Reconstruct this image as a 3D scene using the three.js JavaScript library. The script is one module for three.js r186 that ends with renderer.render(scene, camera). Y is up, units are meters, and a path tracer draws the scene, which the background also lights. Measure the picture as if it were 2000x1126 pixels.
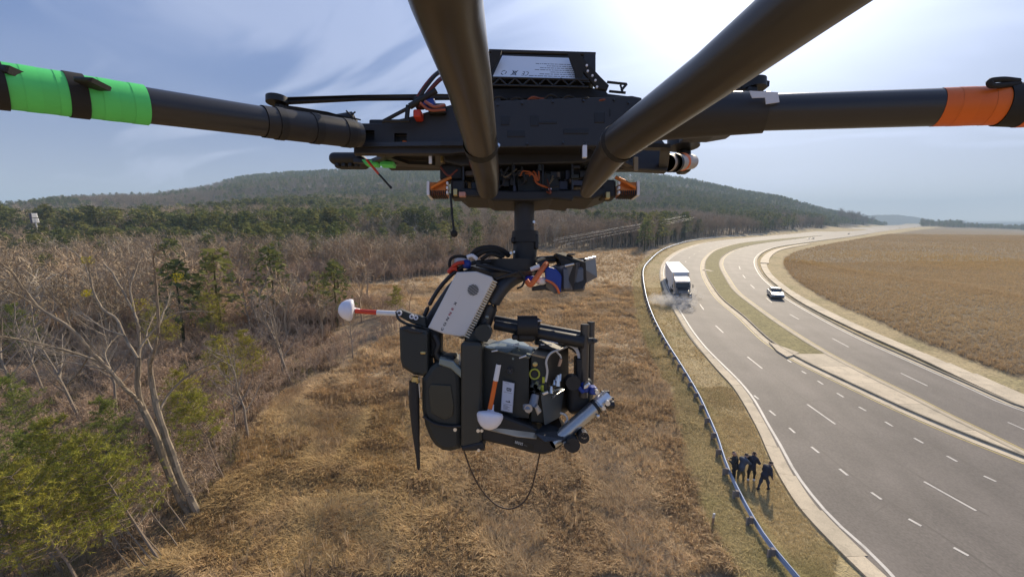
import * as THREE from 'three';
import { mergeGeometries } from 'three/addons/utils/BufferGeometryUtils.js';
import { RoundedBoxGeometry } from 'three/addons/geometries/RoundedBoxGeometry.js';
import { MarchingCubes } from 'three/addons/objects/MarchingCubes.js';

// ---------------------------------------------------------------- camera, sky, sun, exposure
const EYE = 15.5, F = 800, PITCH = Math.atan(130 / F);
const scene = new THREE.Scene();
const camera = new THREE.PerspectiveCamera(2 * Math.atan(563 / F) * 180 / Math.PI, 2000 / 1126, 0.05, 12000);
camera.position.set(0, EYE, 0);
camera.rotation.x = -PITCH;
const renderer = new THREE.WebGLRenderer({ antialias: true });
renderer.toneMapping = THREE.LinearToneMapping;
renderer.toneMappingExposure = 1.14;
renderer.shadowMap.enabled = true;

const SUN_AZ = 29 * Math.PI / 180, SUN_EL = 33 * Math.PI / 180;
const SUN = new THREE.Vector3(Math.sin(SUN_AZ) * Math.cos(SUN_EL), Math.sin(SUN_EL), -Math.cos(SUN_AZ) * Math.cos(SUN_EL));
const sun = new THREE.DirectionalLight(new THREE.Color(1, 0.845, 0.62), 5.0);
sun.position.copy(SUN).multiplyScalar(300);
sun.castShadow = true;
Object.assign(sun.shadow.camera, { left: -160, right: 160, top: 160, bottom: -160, near: 1, far: 900 });
sun.shadow.mapSize.set(4096, 4096);
scene.add(sun, sun.target);
scene.fog = new THREE.FogExp2(new THREE.Color(0.62, 0.83, 1.0), 0.00034);

// seeded noise
function rng(seed) { let s = seed >>> 0; return () => { s = (s + 0x6D2B79F5) >>> 0; let t = s; t = Math.imul(t ^ (t >>> 15), t | 1); t ^= t + Math.imul(t ^ (t >>> 7), t | 61); return ((t ^ (t >>> 14)) >>> 0) / 4294967296; }; }
function hash2(x, y, s = 0) { let h = Math.imul(x | 0, 374761393) + Math.imul(y | 0, 668265263) + Math.imul(s, 974634577); h = Math.imul(h ^ (h >>> 13), 1274126177); return ((h ^ (h >>> 16)) >>> 0) / 4294967296; }
const smooth = (a, b, x) => { const t = Math.min(1, Math.max(0, (x - a) / (b - a))); return t * t * (3 - 2 * t); };
const lerp = (a, b, t) => a + (b - a) * t;
function vnoise(x, y, s = 0, per = 0) {
  const xi = Math.floor(x), yi = Math.floor(y), u = smooth(0, 1, x - xi), v = smooth(0, 1, y - yi);
  const m = (k) => per ? ((k % per) + per) % per : k;
  const a = hash2(m(xi), m(yi), s), b = hash2(m(xi + 1), m(yi), s), c = hash2(m(xi), m(yi + 1), s), d = hash2(m(xi + 1), m(yi + 1), s);
  return lerp(lerp(a, b, u), lerp(c, d, u), v);
}
function fbm(x, y, s = 0, oct = 4, per = 0) { let a = 0, w = 0.5, t = 0; for (let i = 0; i < oct; i++) { a += w * vnoise(x, y, s + i * 17, per); t += w; w *= 0.5; x *= 2; y *= 2; per *= 2; } return a / t; }

// ---------------------------------------------------------------- sky: clear winter blue, thin cirrus, bright air round the sun
{
  const W = 2048, H = 1024, data = new Float32Array(W * H * 4), d = new THREE.Vector3();
  for (let j = 0; j < H; j++) for (let i = 0; i < W; i++) {
    const el = ((j + 0.5) / H - 0.5) * Math.PI, th = ((i + 0.5) / W - 0.5) * 2 * Math.PI;
    d.set(Math.cos(th) * Math.cos(el), Math.sin(el), Math.sin(th) * Math.cos(el));
    const e = Math.max(0, d.y), ang = Math.acos(Math.min(1, d.dot(SUN))) * 180 / Math.PI;
    const k = Math.pow(1 - e, 4.2);
    let r = lerp(0.035, 0.56, k), g = lerp(0.15, 0.62, k), b = lerp(0.46, 0.72, k);
    // forward scattered light round the sun
    const g1 = 5.0 * Math.exp(-ang / 4.2), g2 = 3.3 * Math.exp(-ang / 13), g3 = 0.13 * Math.exp(-ang / 36);
    r += g1 + g2 + g3 * 1.0; g += g1 + g2 * 0.98 + g3 * 0.98; b += g1 * 0.97 + g2 * 0.95 + g3 * 0.9;
    const low = Math.exp(-e / 0.07) * Math.exp(-ang / 60); r += 0.62 * low; g += 0.50 * low; b += 0.24 * low;
    // cirrus: long streaks on a high flat layer
    if (d.y > 0.004) {
      const px = d.x / (d.y + 0.12), pz = d.z / (d.y + 0.12);
      const u = px * 0.86 + pz * 0.5, v = -px * 0.5 + pz * 0.86;
      const wob = fbm(u * 0.5 + 3, v * 0.9, 11, 3) * 1.6;
      const streak = fbm(u * 0.7 + 7, (v + wob) * 3.4, 5, 6), veil = fbm(u * 0.45 + 31, v * 0.6 + 4, 71, 4);
      let c = smooth(0.5, 0.72, streak) * 0.5 + smooth(0.52, 0.85, veil) * 0.28;
      c *= 0.85 * smooth(0.0, 0.10, d.y);
      const lit = 0.74 + 1.5 * Math.exp(-ang / 16) + 0.18 * Math.exp(-ang / 45);
      c = Math.min(0.85, c);
      r = lerp(r, Math.max(r, lit * 0.93), c); g = lerp(g, Math.max(g, lit), c); b = lerp(b, Math.max(b, lit * 1.22), c);
    }
    if (d.y < 0) { const q = smooth(0, -0.25, d.y); r = lerp(r, 0.16, q); g = lerp(g, 0.13, q); b = lerp(b, 0.09, q); }
    const o = (j * W + i) * 4; data[o] = r * 0.76; data[o + 1] = g * 0.79; data[o + 2] = b * 0.84; data[o + 3] = 1;
  }
  const sky = new THREE.DataTexture(data, W, H, THREE.RGBAFormat, THREE.FloatType);
  sky.mapping = THREE.EquirectangularReflectionMapping; sky.magFilter = THREE.LinearFilter; sky.minFilter = THREE.LinearFilter; sky.needsUpdate = true;
  scene.background = sky; scene.environment = sky;
}

// ---------------------------------------------------------------- names, labels, materials
const taken = {};
function numbered(name) { const n = taken[name] = (taken[name] ?? -1) + 1; return n ? `${name}_${String(n).padStart(3, '0')}` : name; }
function tag(o, label, category, group) { o.userData.label = label; if (category) o.userData.category = category; if (group) o.userData.group = group; return o; }
function shadows(m) { m.castShadow = true; m.receiveShadow = true; return m; }
function struct(name, geo, mat) { const m = shadows(new THREE.Mesh(geo, mat)); m.name = numbered(name); m.userData.kind = 'structure'; scene.add(m); return m; }
function piece(name, geo, mat, parent) { const m = shadows(new THREE.Mesh(geo, mat)); m.name = name; parent.add(m); return m; }
function stuffCopies(name, label, geo, mat, list) {   // list of [Matrix4, Color]
  const m = new THREE.InstancedMesh(geo, mat, list.length); m.name = numbered(name); shadows(m);
  list.forEach(([x, c], i) => { m.setMatrixAt(i, x); if (c) m.setColorAt(i, c); });
  m.userData.kind = 'stuff'; m.userData.label = label; scene.add(m); return m;
}
const std = (r, g, b, rough = 0.7, metal = 0, extra = {}) => new THREE.MeshStandardMaterial({ color: new THREE.Color().setRGB(r, g, b), roughness: rough, metalness: metal, ...extra });
function greyTexture(n, fn, repeat) {   // tileable, linear values 0..1 (colour space sRGB off)
  const a = new Uint8Array(n * n * 4);
  for (let y = 0; y < n; y++) for (let x = 0; x < n; x++) { const v = fn(x / n, y / n), o = (y * n + x) * 4; const c = Array.isArray(v) ? v : [v, v, v]; for (let k = 0; k < 3; k++) a[o + k] = Math.max(0, Math.min(255, c[k] * 255)); a[o + 3] = 255; }
  const t = new THREE.DataTexture(a, n, n); t.wrapS = t.wrapT = THREE.RepeatWrapping; t.magFilter = THREE.LinearFilter; t.minFilter = THREE.LinearMipmapLinearFilter; t.generateMipmaps = true; t.repeat.set(1 / repeat, 1 / repeat); t.needsUpdate = true; return t;
}

// ---------------------------------------------------------------- the lie of the land
const V = (x, y, z) => new THREE.Vector3(x, y, z);
function base(x, z) {        // smooth height that carries the road
  const d = -z;
  const q = d < 8 ? 0 : d < 28 ? (d - 8) * (d - 8) / 40 : d - 18;
  let h = 6 * (1 - Math.exp(-q / 65));
  const t = x / Math.max(30, d);
  if (d > 100 && t > 0.98) h -= 9 * Math.min(1.7, (t - 0.98) / 0.27) * smooth(150, 900, d);
  return h;
}
function rayHit(px, py, off = 0) { // where the view through a pixel of the photograph meets the base land (off metres above it)
  const a = (px - 1000) / F, b = (563 - py) / F, c = Math.cos(PITCH), s = Math.sin(PITCH);
  const dy = b * c - s, dz = -(c + b * s);
  let lo = 3, hi = 6000;
  const f = (t) => EYE + dy * t - base(a * t, dz * t) - off;
  if (f(hi) > 0) return V(a * hi, 0, dz * hi);
  for (let i = 0; i < 60; i++) { const m = Math.sqrt(lo * hi); if (f(m) > 0) lo = m; else hi = m; }
  return V(a * lo, EYE + dy * lo, dz * lo);
}
const gxz = (px, py, off = 0) => { const p = rayHit(px, py, off); return [p.x, p.z]; };
function line(pixels, off = 0, step = 0) {  // smooth ground line through pixels: array of [x, z]
  const c = new THREE.CatmullRomCurve3(pixels.map(([x, y]) => { const p = rayHit(x, y, off); p.y = 0; return p; }), false, 'centripetal');
  const out = []; const n = pixels.length * 14;
  for (let i = 0; i <= n; i++) { const p = c.getPoint(i / n); out.push([p.x, p.z]); }
  for (let k = 0; k < 6; k++) for (let i = 1; i < out.length - 1; i++) { out[i] = [(out[i - 1][0] + 2 * out[i][0] + out[i + 1][0]) / 4, (out[i - 1][1] + 2 * out[i][1] + out[i + 1][1]) / 4]; }
  return out;
}
function along(pl, s0, s1, step) { // resample a polyline between two arc lengths
  const acc = [0]; for (let i = 1; i < pl.length; i++) acc.push(acc[i - 1] + Math.hypot(pl[i][0] - pl[i - 1][0], pl[i][1] - pl[i - 1][1]));
  const L = acc[acc.length - 1]; s1 = Math.min(s1 ?? L, L); const n = Math.max(1, Math.round((s1 - s0) / step)); const out = []; let k = 0;
  for (let i = 0; i <= n; i++) { const s = s0 + (s1 - s0) * i / n; while (k < acc.length - 2 && acc[k + 1] < s) k++; const t = (s - acc[k]) / Math.max(1e-6, acc[k + 1] - acc[k]); out.push([lerp(pl[k][0], pl[k + 1][0], t), lerp(pl[k][1], pl[k + 1][1], t)]); }
  return out;
}
function normals2(pl) { return pl.map((p, i) => { const a = pl[Math.max(0, i - 1)], b = pl[Math.min(pl.length - 1, i + 1)]; const dx = b[0] - a[0], dz = b[1] - a[1], l = Math.hypot(dx, dz) || 1; return [-dz / l, dx / l]; }); } // to the right when heading away
function offsetLine(pl, d) { const n = normals2(pl); return pl.map((p, i) => [p[0] + n[i][0] * d, p[1] + n[i][1] * d]); }
function extendBack(pl, m) { const [a, b] = [pl[0], pl[6]]; const dx = a[0] - b[0], dz = a[1] - b[1], l = Math.hypot(dx, dz); const out = []; for (let i = 8; i >= 1; i--) out.push([a[0] + dx / l * m * i / 8, a[1] + dz / l * m * i / 8]); return out.concat(pl); }

// road lines, read off the photograph and laid on the land
let EDGE_L = line([[1744,1126],[1703,1082],[1627,1014],[1559,931],[1525,870],[1499,826],[1473,780],[1446,746],[1416,716],[1380,680],[1353,646],[1336,619],[1318,590],[1304,562],[1297,541],[1299,518],[1314,501],[1337,488],[1375,476],[1425,468],[1500,461],[1570,454.5],[1650,446],[1730,440.5],[1782,438.4]]);
let KERB_L = line([[1691,1126],[1627,1063],[1559,988],[1513,912],[1480,838],[1446,777],[1428,751],[1401,722],[1369,684],[1345,652],[1326,622],[1309,592],[1297,565],[1291,541],[1293,516],[1308,499],[1332,486],[1370,474.5],[1420,466.5],[1500,459.5],[1570,453.3],[1650,445.2],[1730,440],[1782,438]]);
let YEL_L = line([[2000,906],[1854,848],[1740,798],[1711,784],[1630,745],[1565,713],[1536,697],[1495,671],[1473,652],[1440,619],[1400,585],[1381,558],[1372,540],[1369,526],[1371,511],[1379,500],[1394,489],[1425,479],[1450,474],[1500,468.5],[1550,464],[1602,460]]);
let YEL_R = line([[2000,879],[1931,845],[1856,809],[1800,780],[1726,744],[1636,698],[1578,664],[1518,625],[1480,598],[1445,571],[1425,543],[1414,524],[1412,514],[1417,502],[1437,489],[1469,479.5],[1500,474],[1550,467.5],[1602,460.8]]);
let EDGE_R = line([[2000,803],[1957,788],[1911,767],[1836,733],[1760,699],[1676,661],[1601,622],[1535,583],[1506,559],[1486,540],[1474,518],[1475,504],[1490,491],[1516,482],[1570,474],[1610,468.5],[1660,462],[1730,450.5],[1806,442]]);
let WALK_I = line([[2000,797],[1960,779],[1896,749],[1790,698],[1700,658],[1640,630],[1601,611],[1556,586],[1522,561],[1498,540],[1487,521],[1486,509],[1493,499],[1512,488],[1540,481.5],[1575,476]]);
let WALK_O = line([[2000,772],[1926,740],[1836,704],[1750,668],[1676,636],[1601,599],[1556,574],[1534,560],[1511,540],[1498,518],[1500,502],[1517,489],[1544,482],[1576,476.2]]);
let RAIL = line([[1562,1126],[1505,1058],[1469,1003],[1432,932],[1415,892],[1402,851],[1387,816],[1368,774],[1347,737],[1324,700],[1304,669],[1280,625],[1266,590],[1259,560],[1256,535],[1258,521],[1270,506],[1290,489],[1312,479],[1350,469],[1400,462.5],[1500,456.6],[1600,449]], 0.75);
let VERGE_R = line([[2010,744],[1904,708],[1851,686],[1790,664],[1715,628],[1646,601],[1596,575],[1560,553],[1537,530],[1528,512],[1540,498],[1570,487],[1620,477],[1700,463],[1800,448]]);
EDGE_L = extendBack(EDGE_L, 14); KERB_L = extendBack(KERB_L, 14); RAIL = extendBack(RAIL, 10);
YEL_L = extendBack(YEL_L, 16); YEL_R = extendBack(YEL_R, 16); EDGE_R = extendBack(EDGE_R, 20); WALK_I = extendBack(WALK_I, 20); WALK_O = extendBack(WALK_O, 20); VERGE_R = extendBack(VERGE_R, 20);
// signed sideways distance from a line, positive to the right when heading away
function sideOf(pl, x, z) {
  let best = 1e18, sgn = 1;
  for (let i = 0; i < pl.length - 1; i++) {
    const ax = pl[i][0], az = pl[i][1], bx = pl[i + 1][0] - ax, bz = pl[i + 1][1] - az, t = Math.max(0, Math.min(1, ((x - ax) * bx + (z - az) * bz) / (bx * bx + bz * bz + 1e-12)));
    const dx = x - ax - bx * t, dz = z - az - bz * t, d = dx * dx + dz * dz;
    if (d < best) { best = d; sgn = (bx * (z - az) - bz * (x - ax)) > 0 ? 1 : -1; }
  }
  return Math.sqrt(best) * sgn;
}
const COARSE_RAIL = RAIL.filter((_, i) => i % 5 === 0), COARSE_VERGE = VERGE_R.filter((_, i) => i % 5 === 0);
const pxOf = (x, z) => 1000 + F * (x / Math.max(1, -z * Math.cos(PITCH))) ; // bearing, as a column of the photograph
function inPoly(poly, x, z) { let c = false; for (let i = 0, j = poly.length - 1; i < poly.length; j = i++) { const [a, b] = poly[i], [p, q] = poly[j]; if ((b > z) !== (q > z) && x < (p - a) * (z - b) / (q - b) + a) c = !c; } return c; }
const FIELD = [[150,1135],[290,1110],[400,985],[480,890],[560,785],[690,722],[790,665],[850,615],[1000,560],[1262,560],[1420,850],[1580,1135]].map(([x, y]) => gxz(x, y));
const CLEAR = [[230,598],[330,578],[420,572],[640,562],[800,545],[930,518],[1060,487],[1256,484],[1262,530],[1240,570],[1000,600],[820,622],[640,604],[480,610],[300,612]].map(([x, y]) => gxz(x, y));
// hills: crest as (column, row, metres away, where they start to rise)
const CREST = [[-900,418,600,200],[-300,410,650,220],[0,404,700,230],[130,388,720,230],[300,381,780,240],[400,368,900,240],[480,350,1000,250],[560,343,1050,250],[700,338,1100,260],[800,334,1120,260],[1000,330,1150,280],[1150,332,1150,300],[1250,343,1120,330],[1350,357,1080,360],[1450,377,1050,420],[1520,386,1000,470],[1600,408,1050,620],[1680,424,1150,820],[1730,438,1400,1100],[1800,445,1500,1300]];
function hillAt(px) { let i = 0; while (i < CREST.length - 2 && CREST[i + 1][0] < px) i++; const a = CREST[i], b = CREST[i + 1], t = Math.min(1, Math.max(0, (px - a[0]) / (b[0] - a[0]))); return [1, 2, 3].map((k) => lerp(a[k], b[k], t)); }
function landHeight(x, z) {
  const d = -z; let h = base(x, z);
  if (d < 6) return h - 0.06;
  const r = Math.hypot(x, z), px = pxOf(x, z);
  const sr = sideOf(COARSE_RAIL, x, z);
  if (sr < 0 || d > 420) {                 // west of the guardrail
    const away = Math.min(1, Math.max(0, (-sr - 2.5) / 10));
    if (sr < 0) h += (fbm(x / 7, z / 7, 3, 3) - 0.5) * 0.9 * away + (fbm(x / 34, z / 34, 9, 2) - 0.5) * 3.0 * smooth(8, 40, -sr);
    if (px < 1760 && r > 100) {
      const [row, zc, zs] = hillAt(px);
      const top = EYE + (433 - row) / F * zc - 9;
      const s = lerp(smooth(zs, zc, d), Math.min(1, Math.max(0, (d - zs * 0.55) / (zc - zs * 0.55))), 0.6), bump = (fbm(x / 160, z / 160, 21, 4) - 0.5) * 2;
      if (d < zc) h = lerp(h, top, Math.pow(s, 1.15)) + bump * 26 * s * (1 - s) * 2;
      else h = lerp(top, 0, smooth(zc, zc + 900, d));
    }
  } else {
    const sv = sideOf(COARSE_VERGE, x, z);
    if (sv > 0) h += ((fbm(x / 9, z / 9, 3, 3) - 0.5) * 0.5 + (fbm(x / 60, z / 60, 5, 2) - 0.5) * 1.2) * smooth(1, 12, sv) + 0.15 * smooth(0, 1.5, sv);
    else h -= 0.07;
  }
  if (px > 1700 && d > 1500) h -= 30 * smooth(1500, 3500, d) * smooth(1700, 1790, px) * 0;
  return h;
}
// ---------------------------------------------------------------- ground: one sheet to the horizon
const grain = greyTexture(512, (u, v) => { const a = fbm(u * 48, v * 48, 2, 4, 48), b = fbm(u * 8, v * 8, 40, 3, 8), c = fbm(u * 190, v * 190, 90, 2, 190); const k = 0.45 + 0.5 * (a - 0.5) * 1.9 + 0.35 * (b - 0.5) + 0.45 * (c - 0.5); return 0.28 + 0.62 * k + 0.1; }, 9);
grain.colorSpace = THREE.NoColorSpace;
const COL = {
  grass: [0.55, 0.40, 0.225], pale: [0.62, 0.47, 0.28], gold: [0.46, 0.315, 0.12], dark: [0.37, 0.26, 0.145], red: [0.34, 0.215, 0.115],
  verge: [0.60, 0.47, 0.245], green: [0.27, 0.265, 0.085], litter: [0.36, 0.255, 0.15], brown: [0.40, 0.29, 0.155], plain: [0.48, 0.355, 0.19], hill: [0.16, 0.13, 0.085],
};
const mixc = (a, b, t) => [lerp(a[0], b[0], t), lerp(a[1], b[1], t), lerp(a[2], b[2], t)];
const DITCH = line([[1540,512],[1570,519],[1640,531],[1700,540],[1760,549],[1830,559],[1900,574],[2010,592]]).filter((_, i) => i % 4 === 0);
function zone(x, z) { // what grows here
  const d = -z; if (d < 6) return 'field';
  const sr = sideOf(COARSE_RAIL, x, z);
  if (sr > -0.8) { const sv = sideOf(COARSE_VERGE, x, z); return sv > 0 ? 'plain' : 'verge'; }
  if (sr > -2.0) return 'verge';
  const j = (fbm(x / 2.5, z / 2.5, 77, 3) - 0.5) * 2.2;
  if (inPoly(FIELD, x + j, z + j)) return 'field';
  if (inPoly(CLEAR, x + j, z + j)) return 'clear';
  return 'wood';
}
function landColour(x, z, soil = false) {
  const n1 = fbm(x / 5, z / 5, 31, 4), n2 = fbm(x / 22, z / 22, 51, 3), n3 = fbm(x / 1.3, z / 1.3, 61, 2);
  const k = zone(x, z); let c;
  if (k === 'field' || k === 'clear') {
    c = mixc(COL.grass, COL.pale, smooth(0.45, 0.75, n1)); c = mixc(c, COL.dark, smooth(0.5, 0.75, 1 - n1) * 0.6);
    const west = inPoly(FIELD, x, z) ? smooth(9, 0, x + 6 + (n2 - 0.5) * 8) : 0.2; c = mixc(c, COL.gold, west * smooth(0.4, 0.65, n2) * 0.6); c = mixc(c, COL.red, west * smooth(0.5, 0.7, n3) * 0.4);
  } else if (k === 'verge') { c = mixc(COL.verge, COL.green, smooth(0.5, 0.8, n1) * 0.45); c = mixc(c, COL.red, smooth(0.55, 0.75, n2) * 0.25); } else if (k === 'plain') {
    const far = fbm(x / 120, z / 40, 15, 4);
    c = mixc(COL.plain, COL.brown, n2); c = mixc(c, COL.gold, smooth(0.58, 0.72, far) * 0.55); c = mixc(c, COL.dark, smooth(0.6, 0.75, 1 - far) * 0.45);
    if (-z > 60 && -z < 260) { const dd = sideOf(DITCH, x, z); if (Math.abs(dd) < 60) { c = mixc(c, COL.gold, smooth(7, 1, Math.abs(dd + 3)) * 0.8 * smooth(0.35, 0.5, n2)); c = mixc(c, [0.16, 0.11, 0.06], smooth(1.6, 0.6, Math.abs(dd + (n1 - 0.5) * 3)) * 0.75 * smooth(0.42, 0.6, n2)); } }
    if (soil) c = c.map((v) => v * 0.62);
  } else { c = mixc(COL.litter, COL.dark, n1); if (-z > 160) c = mixc(c, COL.hill, 0.7); }
  return c;
}
{
  const A = []; for (let a = -180; a < 180;) { A.push(a); a += Math.abs(a + 0.01) < 58 ? 0.42 : 4; }
  const R = [0.01]; for (let r = 4; r < 3300; r *= r < 12 ? 1.12 : r < 300 ? 1.021 : r < 1600 ? 1.03 : 1.12) R.push(r);
  const n = A.length, pos = [], col = [], uv = [], idx = [];
  R.forEach((r, j) => A.forEach((a) => {
    const t = a * Math.PI / 180, x = Math.sin(t) * r, z = -Math.cos(t) * r;
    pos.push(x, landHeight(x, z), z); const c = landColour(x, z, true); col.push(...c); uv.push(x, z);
  }));
  for (let j = 0; j < R.length - 1; j++) for (let i = 0; i < n; i++) { const a = j * n + i, b = j * n + (i + 1) % n, c = a + n, d = b + n; idx.push(a, b, c, b, d, c); }
  const g = new THREE.BufferGeometry();
  g.setAttribute('position', new THREE.Float32BufferAttribute(pos, 3)); g.setAttribute('color', new THREE.Float32BufferAttribute(col, 3)); g.setAttribute('uv', new THREE.Float32BufferAttribute(uv, 2)); g.setIndex(idx); g.computeVertexNormals();
  // faces look up
  struct('ground', g, new THREE.MeshStandardMaterial({ vertexColors: true, map: grain, roughness: 1, bumpMap: grain, bumpScale: 0.12 }));
}
// ---------------------------------------------------------------- road, kerbs, pavements
function tri3(pos, uv, a, b, c) { for (const p of [a, b, c]) { pos.push(p[0], p[1], p[2]); uv.push(p[0], p[2]); } }
function fromSoup(pos, uv) { const g = new THREE.BufferGeometry(); g.setAttribute('position', new THREE.Float32BufferAttribute(pos, 3)); g.setAttribute('uv', new THREE.Float32BufferAttribute(uv, 2)); g.computeVertexNormals(); return g; }
function xAt(pl, z) { let i = 0; while (i < pl.length - 2 && pl[i + 1][1] > z) i++; const a = pl[i], b = pl[i + 1]; return a[0] + (b[0] - a[0]) * (z - a[1]) / ((b[1] - a[1]) || 1e-6); }
function rows(d0, d1, k = 1.02) { const out = []; for (let d = d0; d < d1; d = Math.min(d * k, d + 12)) out.push(d); out.push(d1); return out; }
function sheet(Ll, Lr, d0, d1, off, cols = 6, k = 1.02) {   // a sheet between two lines, laid on the land
  const pos = [], uv = [], R = rows(d0, d1, k).map((d) => { const a = xAt(Ll, -d), b = xAt(Lr, -d); return Array.from({ length: cols + 1 }, (_, i) => { const x = lerp(a, b, i / cols); return [x, base(x, -d) + off, -d]; }); });
  for (let j = 0; j < R.length - 1; j++) for (let i = 0; i < cols; i++) { tri3(pos, uv, R[j][i], R[j][i + 1], R[j + 1][i]); tri3(pos, uv, R[j][i + 1], R[j + 1][i + 1], R[j + 1][i]); }
  return fromSoup(pos, uv);
}
function strip(pl, w0, w1, off, thick = 0) {   // a strip along a line, from w0 to w1 metres to its right, with thickness where asked
  const n = normals2(pl), pos = [], uv = [], P = (i, w, o) => { const x = pl[i][0] + n[i][0] * w, z = pl[i][1] + n[i][1] * w; return [x, base(x, z) + o, z]; };
  for (let i = 0; i < pl.length - 1; i++) {
    const a = P(i, w0, off), b = P(i, w1, off), c = P(i + 1, w0, off), d = P(i + 1, w1, off);
    tri3(pos, uv, a, b, c); tri3(pos, uv, b, d, c);
    if (thick) {
      const e = P(i, w0, off - thick), f = P(i, w1, off - thick), g = P(i + 1, w0, off - thick), h = P(i + 1, w1, off - thick);
      tri3(pos, uv, e, a, g); tri3(pos, uv, a, c, g); tri3(pos, uv, b, f, d); tri3(pos, uv, f, h, d);
      if (i === 0) { tri3(pos, uv, e, f, a); tri3(pos, uv, f, b, a); }
      if (i === pl.length - 2) { tri3(pos, uv, g, c, h); tri3(pos, uv, c, d, h); }
    }
  }
  return fromSoup(pos, uv);
}
const lenOf = (pl) => { let s = 0; for (let i = 1; i < pl.length; i++) s += Math.hypot(pl[i][0] - pl[i - 1][0], pl[i][1] - pl[i - 1][1]); return s; };
const asphaltTex = greyTexture(512, (u, v) => { const a = fbm(u * 200, v * 200, 4, 2, 200), b = fbm(u * 5, v * 5, 8, 4, 5), s = vnoise(u * 120, v * 120, 77, 120) > 0.93 ? 0.12 : 0; return 0.68 + (a - 0.5) * 0.35 + (b - 0.5) * 0.42 + s; }, 14);
const concreteTex = greyTexture(512, (u, v) => { const a = fbm(u * 160, v * 160, 14, 2, 160), b = fbm(u * 7, v * 7, 28, 4, 7), st = smooth(0.6, 0.75, fbm(u * 18, v * 18, 55, 3, 18)); return 0.78 + (a - 0.5) * 0.22 + (b - 0.5) * 0.3 - st * 0.12; }, 6);
const asphalt = std(0.190, 0.163, 0.139, 0.76, 0, { map: asphaltTex, bumpMap: asphaltTex, bumpScale: 0.006, vertexColors: true });
const concrete = std(0.70, 0.585, 0.41, 0.85, 0, { map: concreteTex }), concreteB = std(0.64, 0.54, 0.38, 0.85, 0, { map: concreteTex }), concreteC = std(0.74, 0.62, 0.435, 0.85, 0, { map: concreteTex });
const kerbMat = std(0.42, 0.36, 0.26, 0.9, 0, { map: concreteTex });
const whitePaint = std(0.66, 0.62, 0.55, 0.65, 0, { map: concreteTex }), yellowPaint = std(0.52, 0.40, 0.14, 0.7, 0, { map: concreteTex });
const road = struct('road', sheet(offsetLine(EDGE_L, -0.9), offsetLine(EDGE_R, 0.7), 9, 1700, 0.03, 44), asphalt);
{ // tyre polish along the lanes, patches and streaks of dirt in the asphalt
  const p = road.geometry.attributes.position, c = []; const L0 = EDGE_L.filter((_, i) => i % 4 === 0);
  for (let i = 0; i < p.count; i++) { const x = p.getX(i), z = p.getZ(i), s = -z < 400 ? sideOf(L0, x, z) : 0, lane = ((s / 4.1) % 1 + 1) % 1, path = Math.exp(-Math.pow((Math.abs(lane - 0.5) - 0.22) / 0.09, 2)); const oil = Math.exp(-Math.pow((lane - 0.5) / 0.1, 2)); let k = 1 + 0.07 * path - 0.09 * oil * (0.5 + fbm(s / 2, z / 30, 9, 2)) + (fbm(s / 1.2, z / 26, 19, 3) - 0.5) * 0.22 + (fbm(x / 9, z / 9, 29, 3) - 0.5) * 0.24; c.push(k, k * 0.995, k * 0.99); }
  road.geometry.setAttribute('color', new THREE.Float32BufferAttribute(c, 3));
}
const tar = std(0.10, 0.085, 0.07, 0.7);
const seam = (pixels, w) => { const pl = along(line(pixels), 0, undefined, 0.6).map(([x, z], i) => [x + (hash2(i, 3) - 0.5) * 0.05, z + (hash2(i, 4) - 0.5) * 0.05]); piece('tar_seam', strip(pl, -w, w, 0.036), tar, road); };
seam([[1960,1128],[1892,1080],[1800,1020],[1722,969],[1656,922],[1600,877],[1553,838],[1520,810]], 0.035); seam([[1995,962],[1946,934],[1870,894],[1804,859],[1744,826],[1692,796],[1648,769]], 0.035); seam([[1932,1008],[1805,936],[1632,823],[1489,716],[1413,646],[1376,602]], 0.03); seam([[1990,829],[1812,750],[1658,674],[1561,620],[1508,588]], 0.025); seam([[1700,1010],[1735,985],[1760,978]], 0.02); seam([[1560,792],[1600,782],[1640,790]], 0.02);
// painted lines, each 4 mm above the asphalt (more where the land is far and coarse)
piece('edge_line', strip(along(EDGE_L, 0, 700, 1.2), -0.09, 0.09, 0.04), whitePaint, road);
piece('edge_line', strip(along(EDGE_R, 0, 500, 1.2), -0.09, 0.09, 0.04), whitePaint, road);
piece('edge_line', strip(along(YEL_L, 0, 420, 1.2), -0.08, 0.08, 0.04), yellowPaint, road);
piece('edge_line', strip(along(YEL_R, 0, 420, 1.2), -0.08, 0.08, 0.04), yellowPaint, road);
const dash = (p, q, w) => { const a = gxz(...p), b = gxz(...q); piece('lane_dash', strip(along([a, b], 0, undefined, 0.5), -w, w, 0.042), whitePaint, road); };
for (const [p, q] of [[[1907,998],[1805,941]],[[1632,829],[1577,790]],[[1489,720],[1460,697]],[[1413,650],[1398,636]],[[1375,605],[1367,594]],[[2150,1135],[2040,1073]]]) dash(p, q, 0.075);
for (const [p, q] of [[[1892,1086],[1863,1070]],[[1800,1028],[1775,1014]],[[1722,976],[1702,962]],[[1656,929],[1640,916]],[[1600,885],[1585,873]],[[1553,846],[1542,836]],[[1515,812],[1503,802]],[[1482,780],[1473,772.5]],[[2010,1152],[1975,1132]]]) dash(p, q, 0.08);
for (const [p, q] of [[[1946,941],[1922,930]],[[1870,902],[1850,891]],[[1804,866],[1786,856]],[[1744,833],[1729,824]],[[1692,803],[1678,795]],[[1648,776],[1635,768]],[[1608,751],[1597,744]],[[1575,730],[1566,725]],[[1546,708],[1538,703]],[[2035,982],[2008,970]]]) dash(p, q, 0.08);
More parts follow.
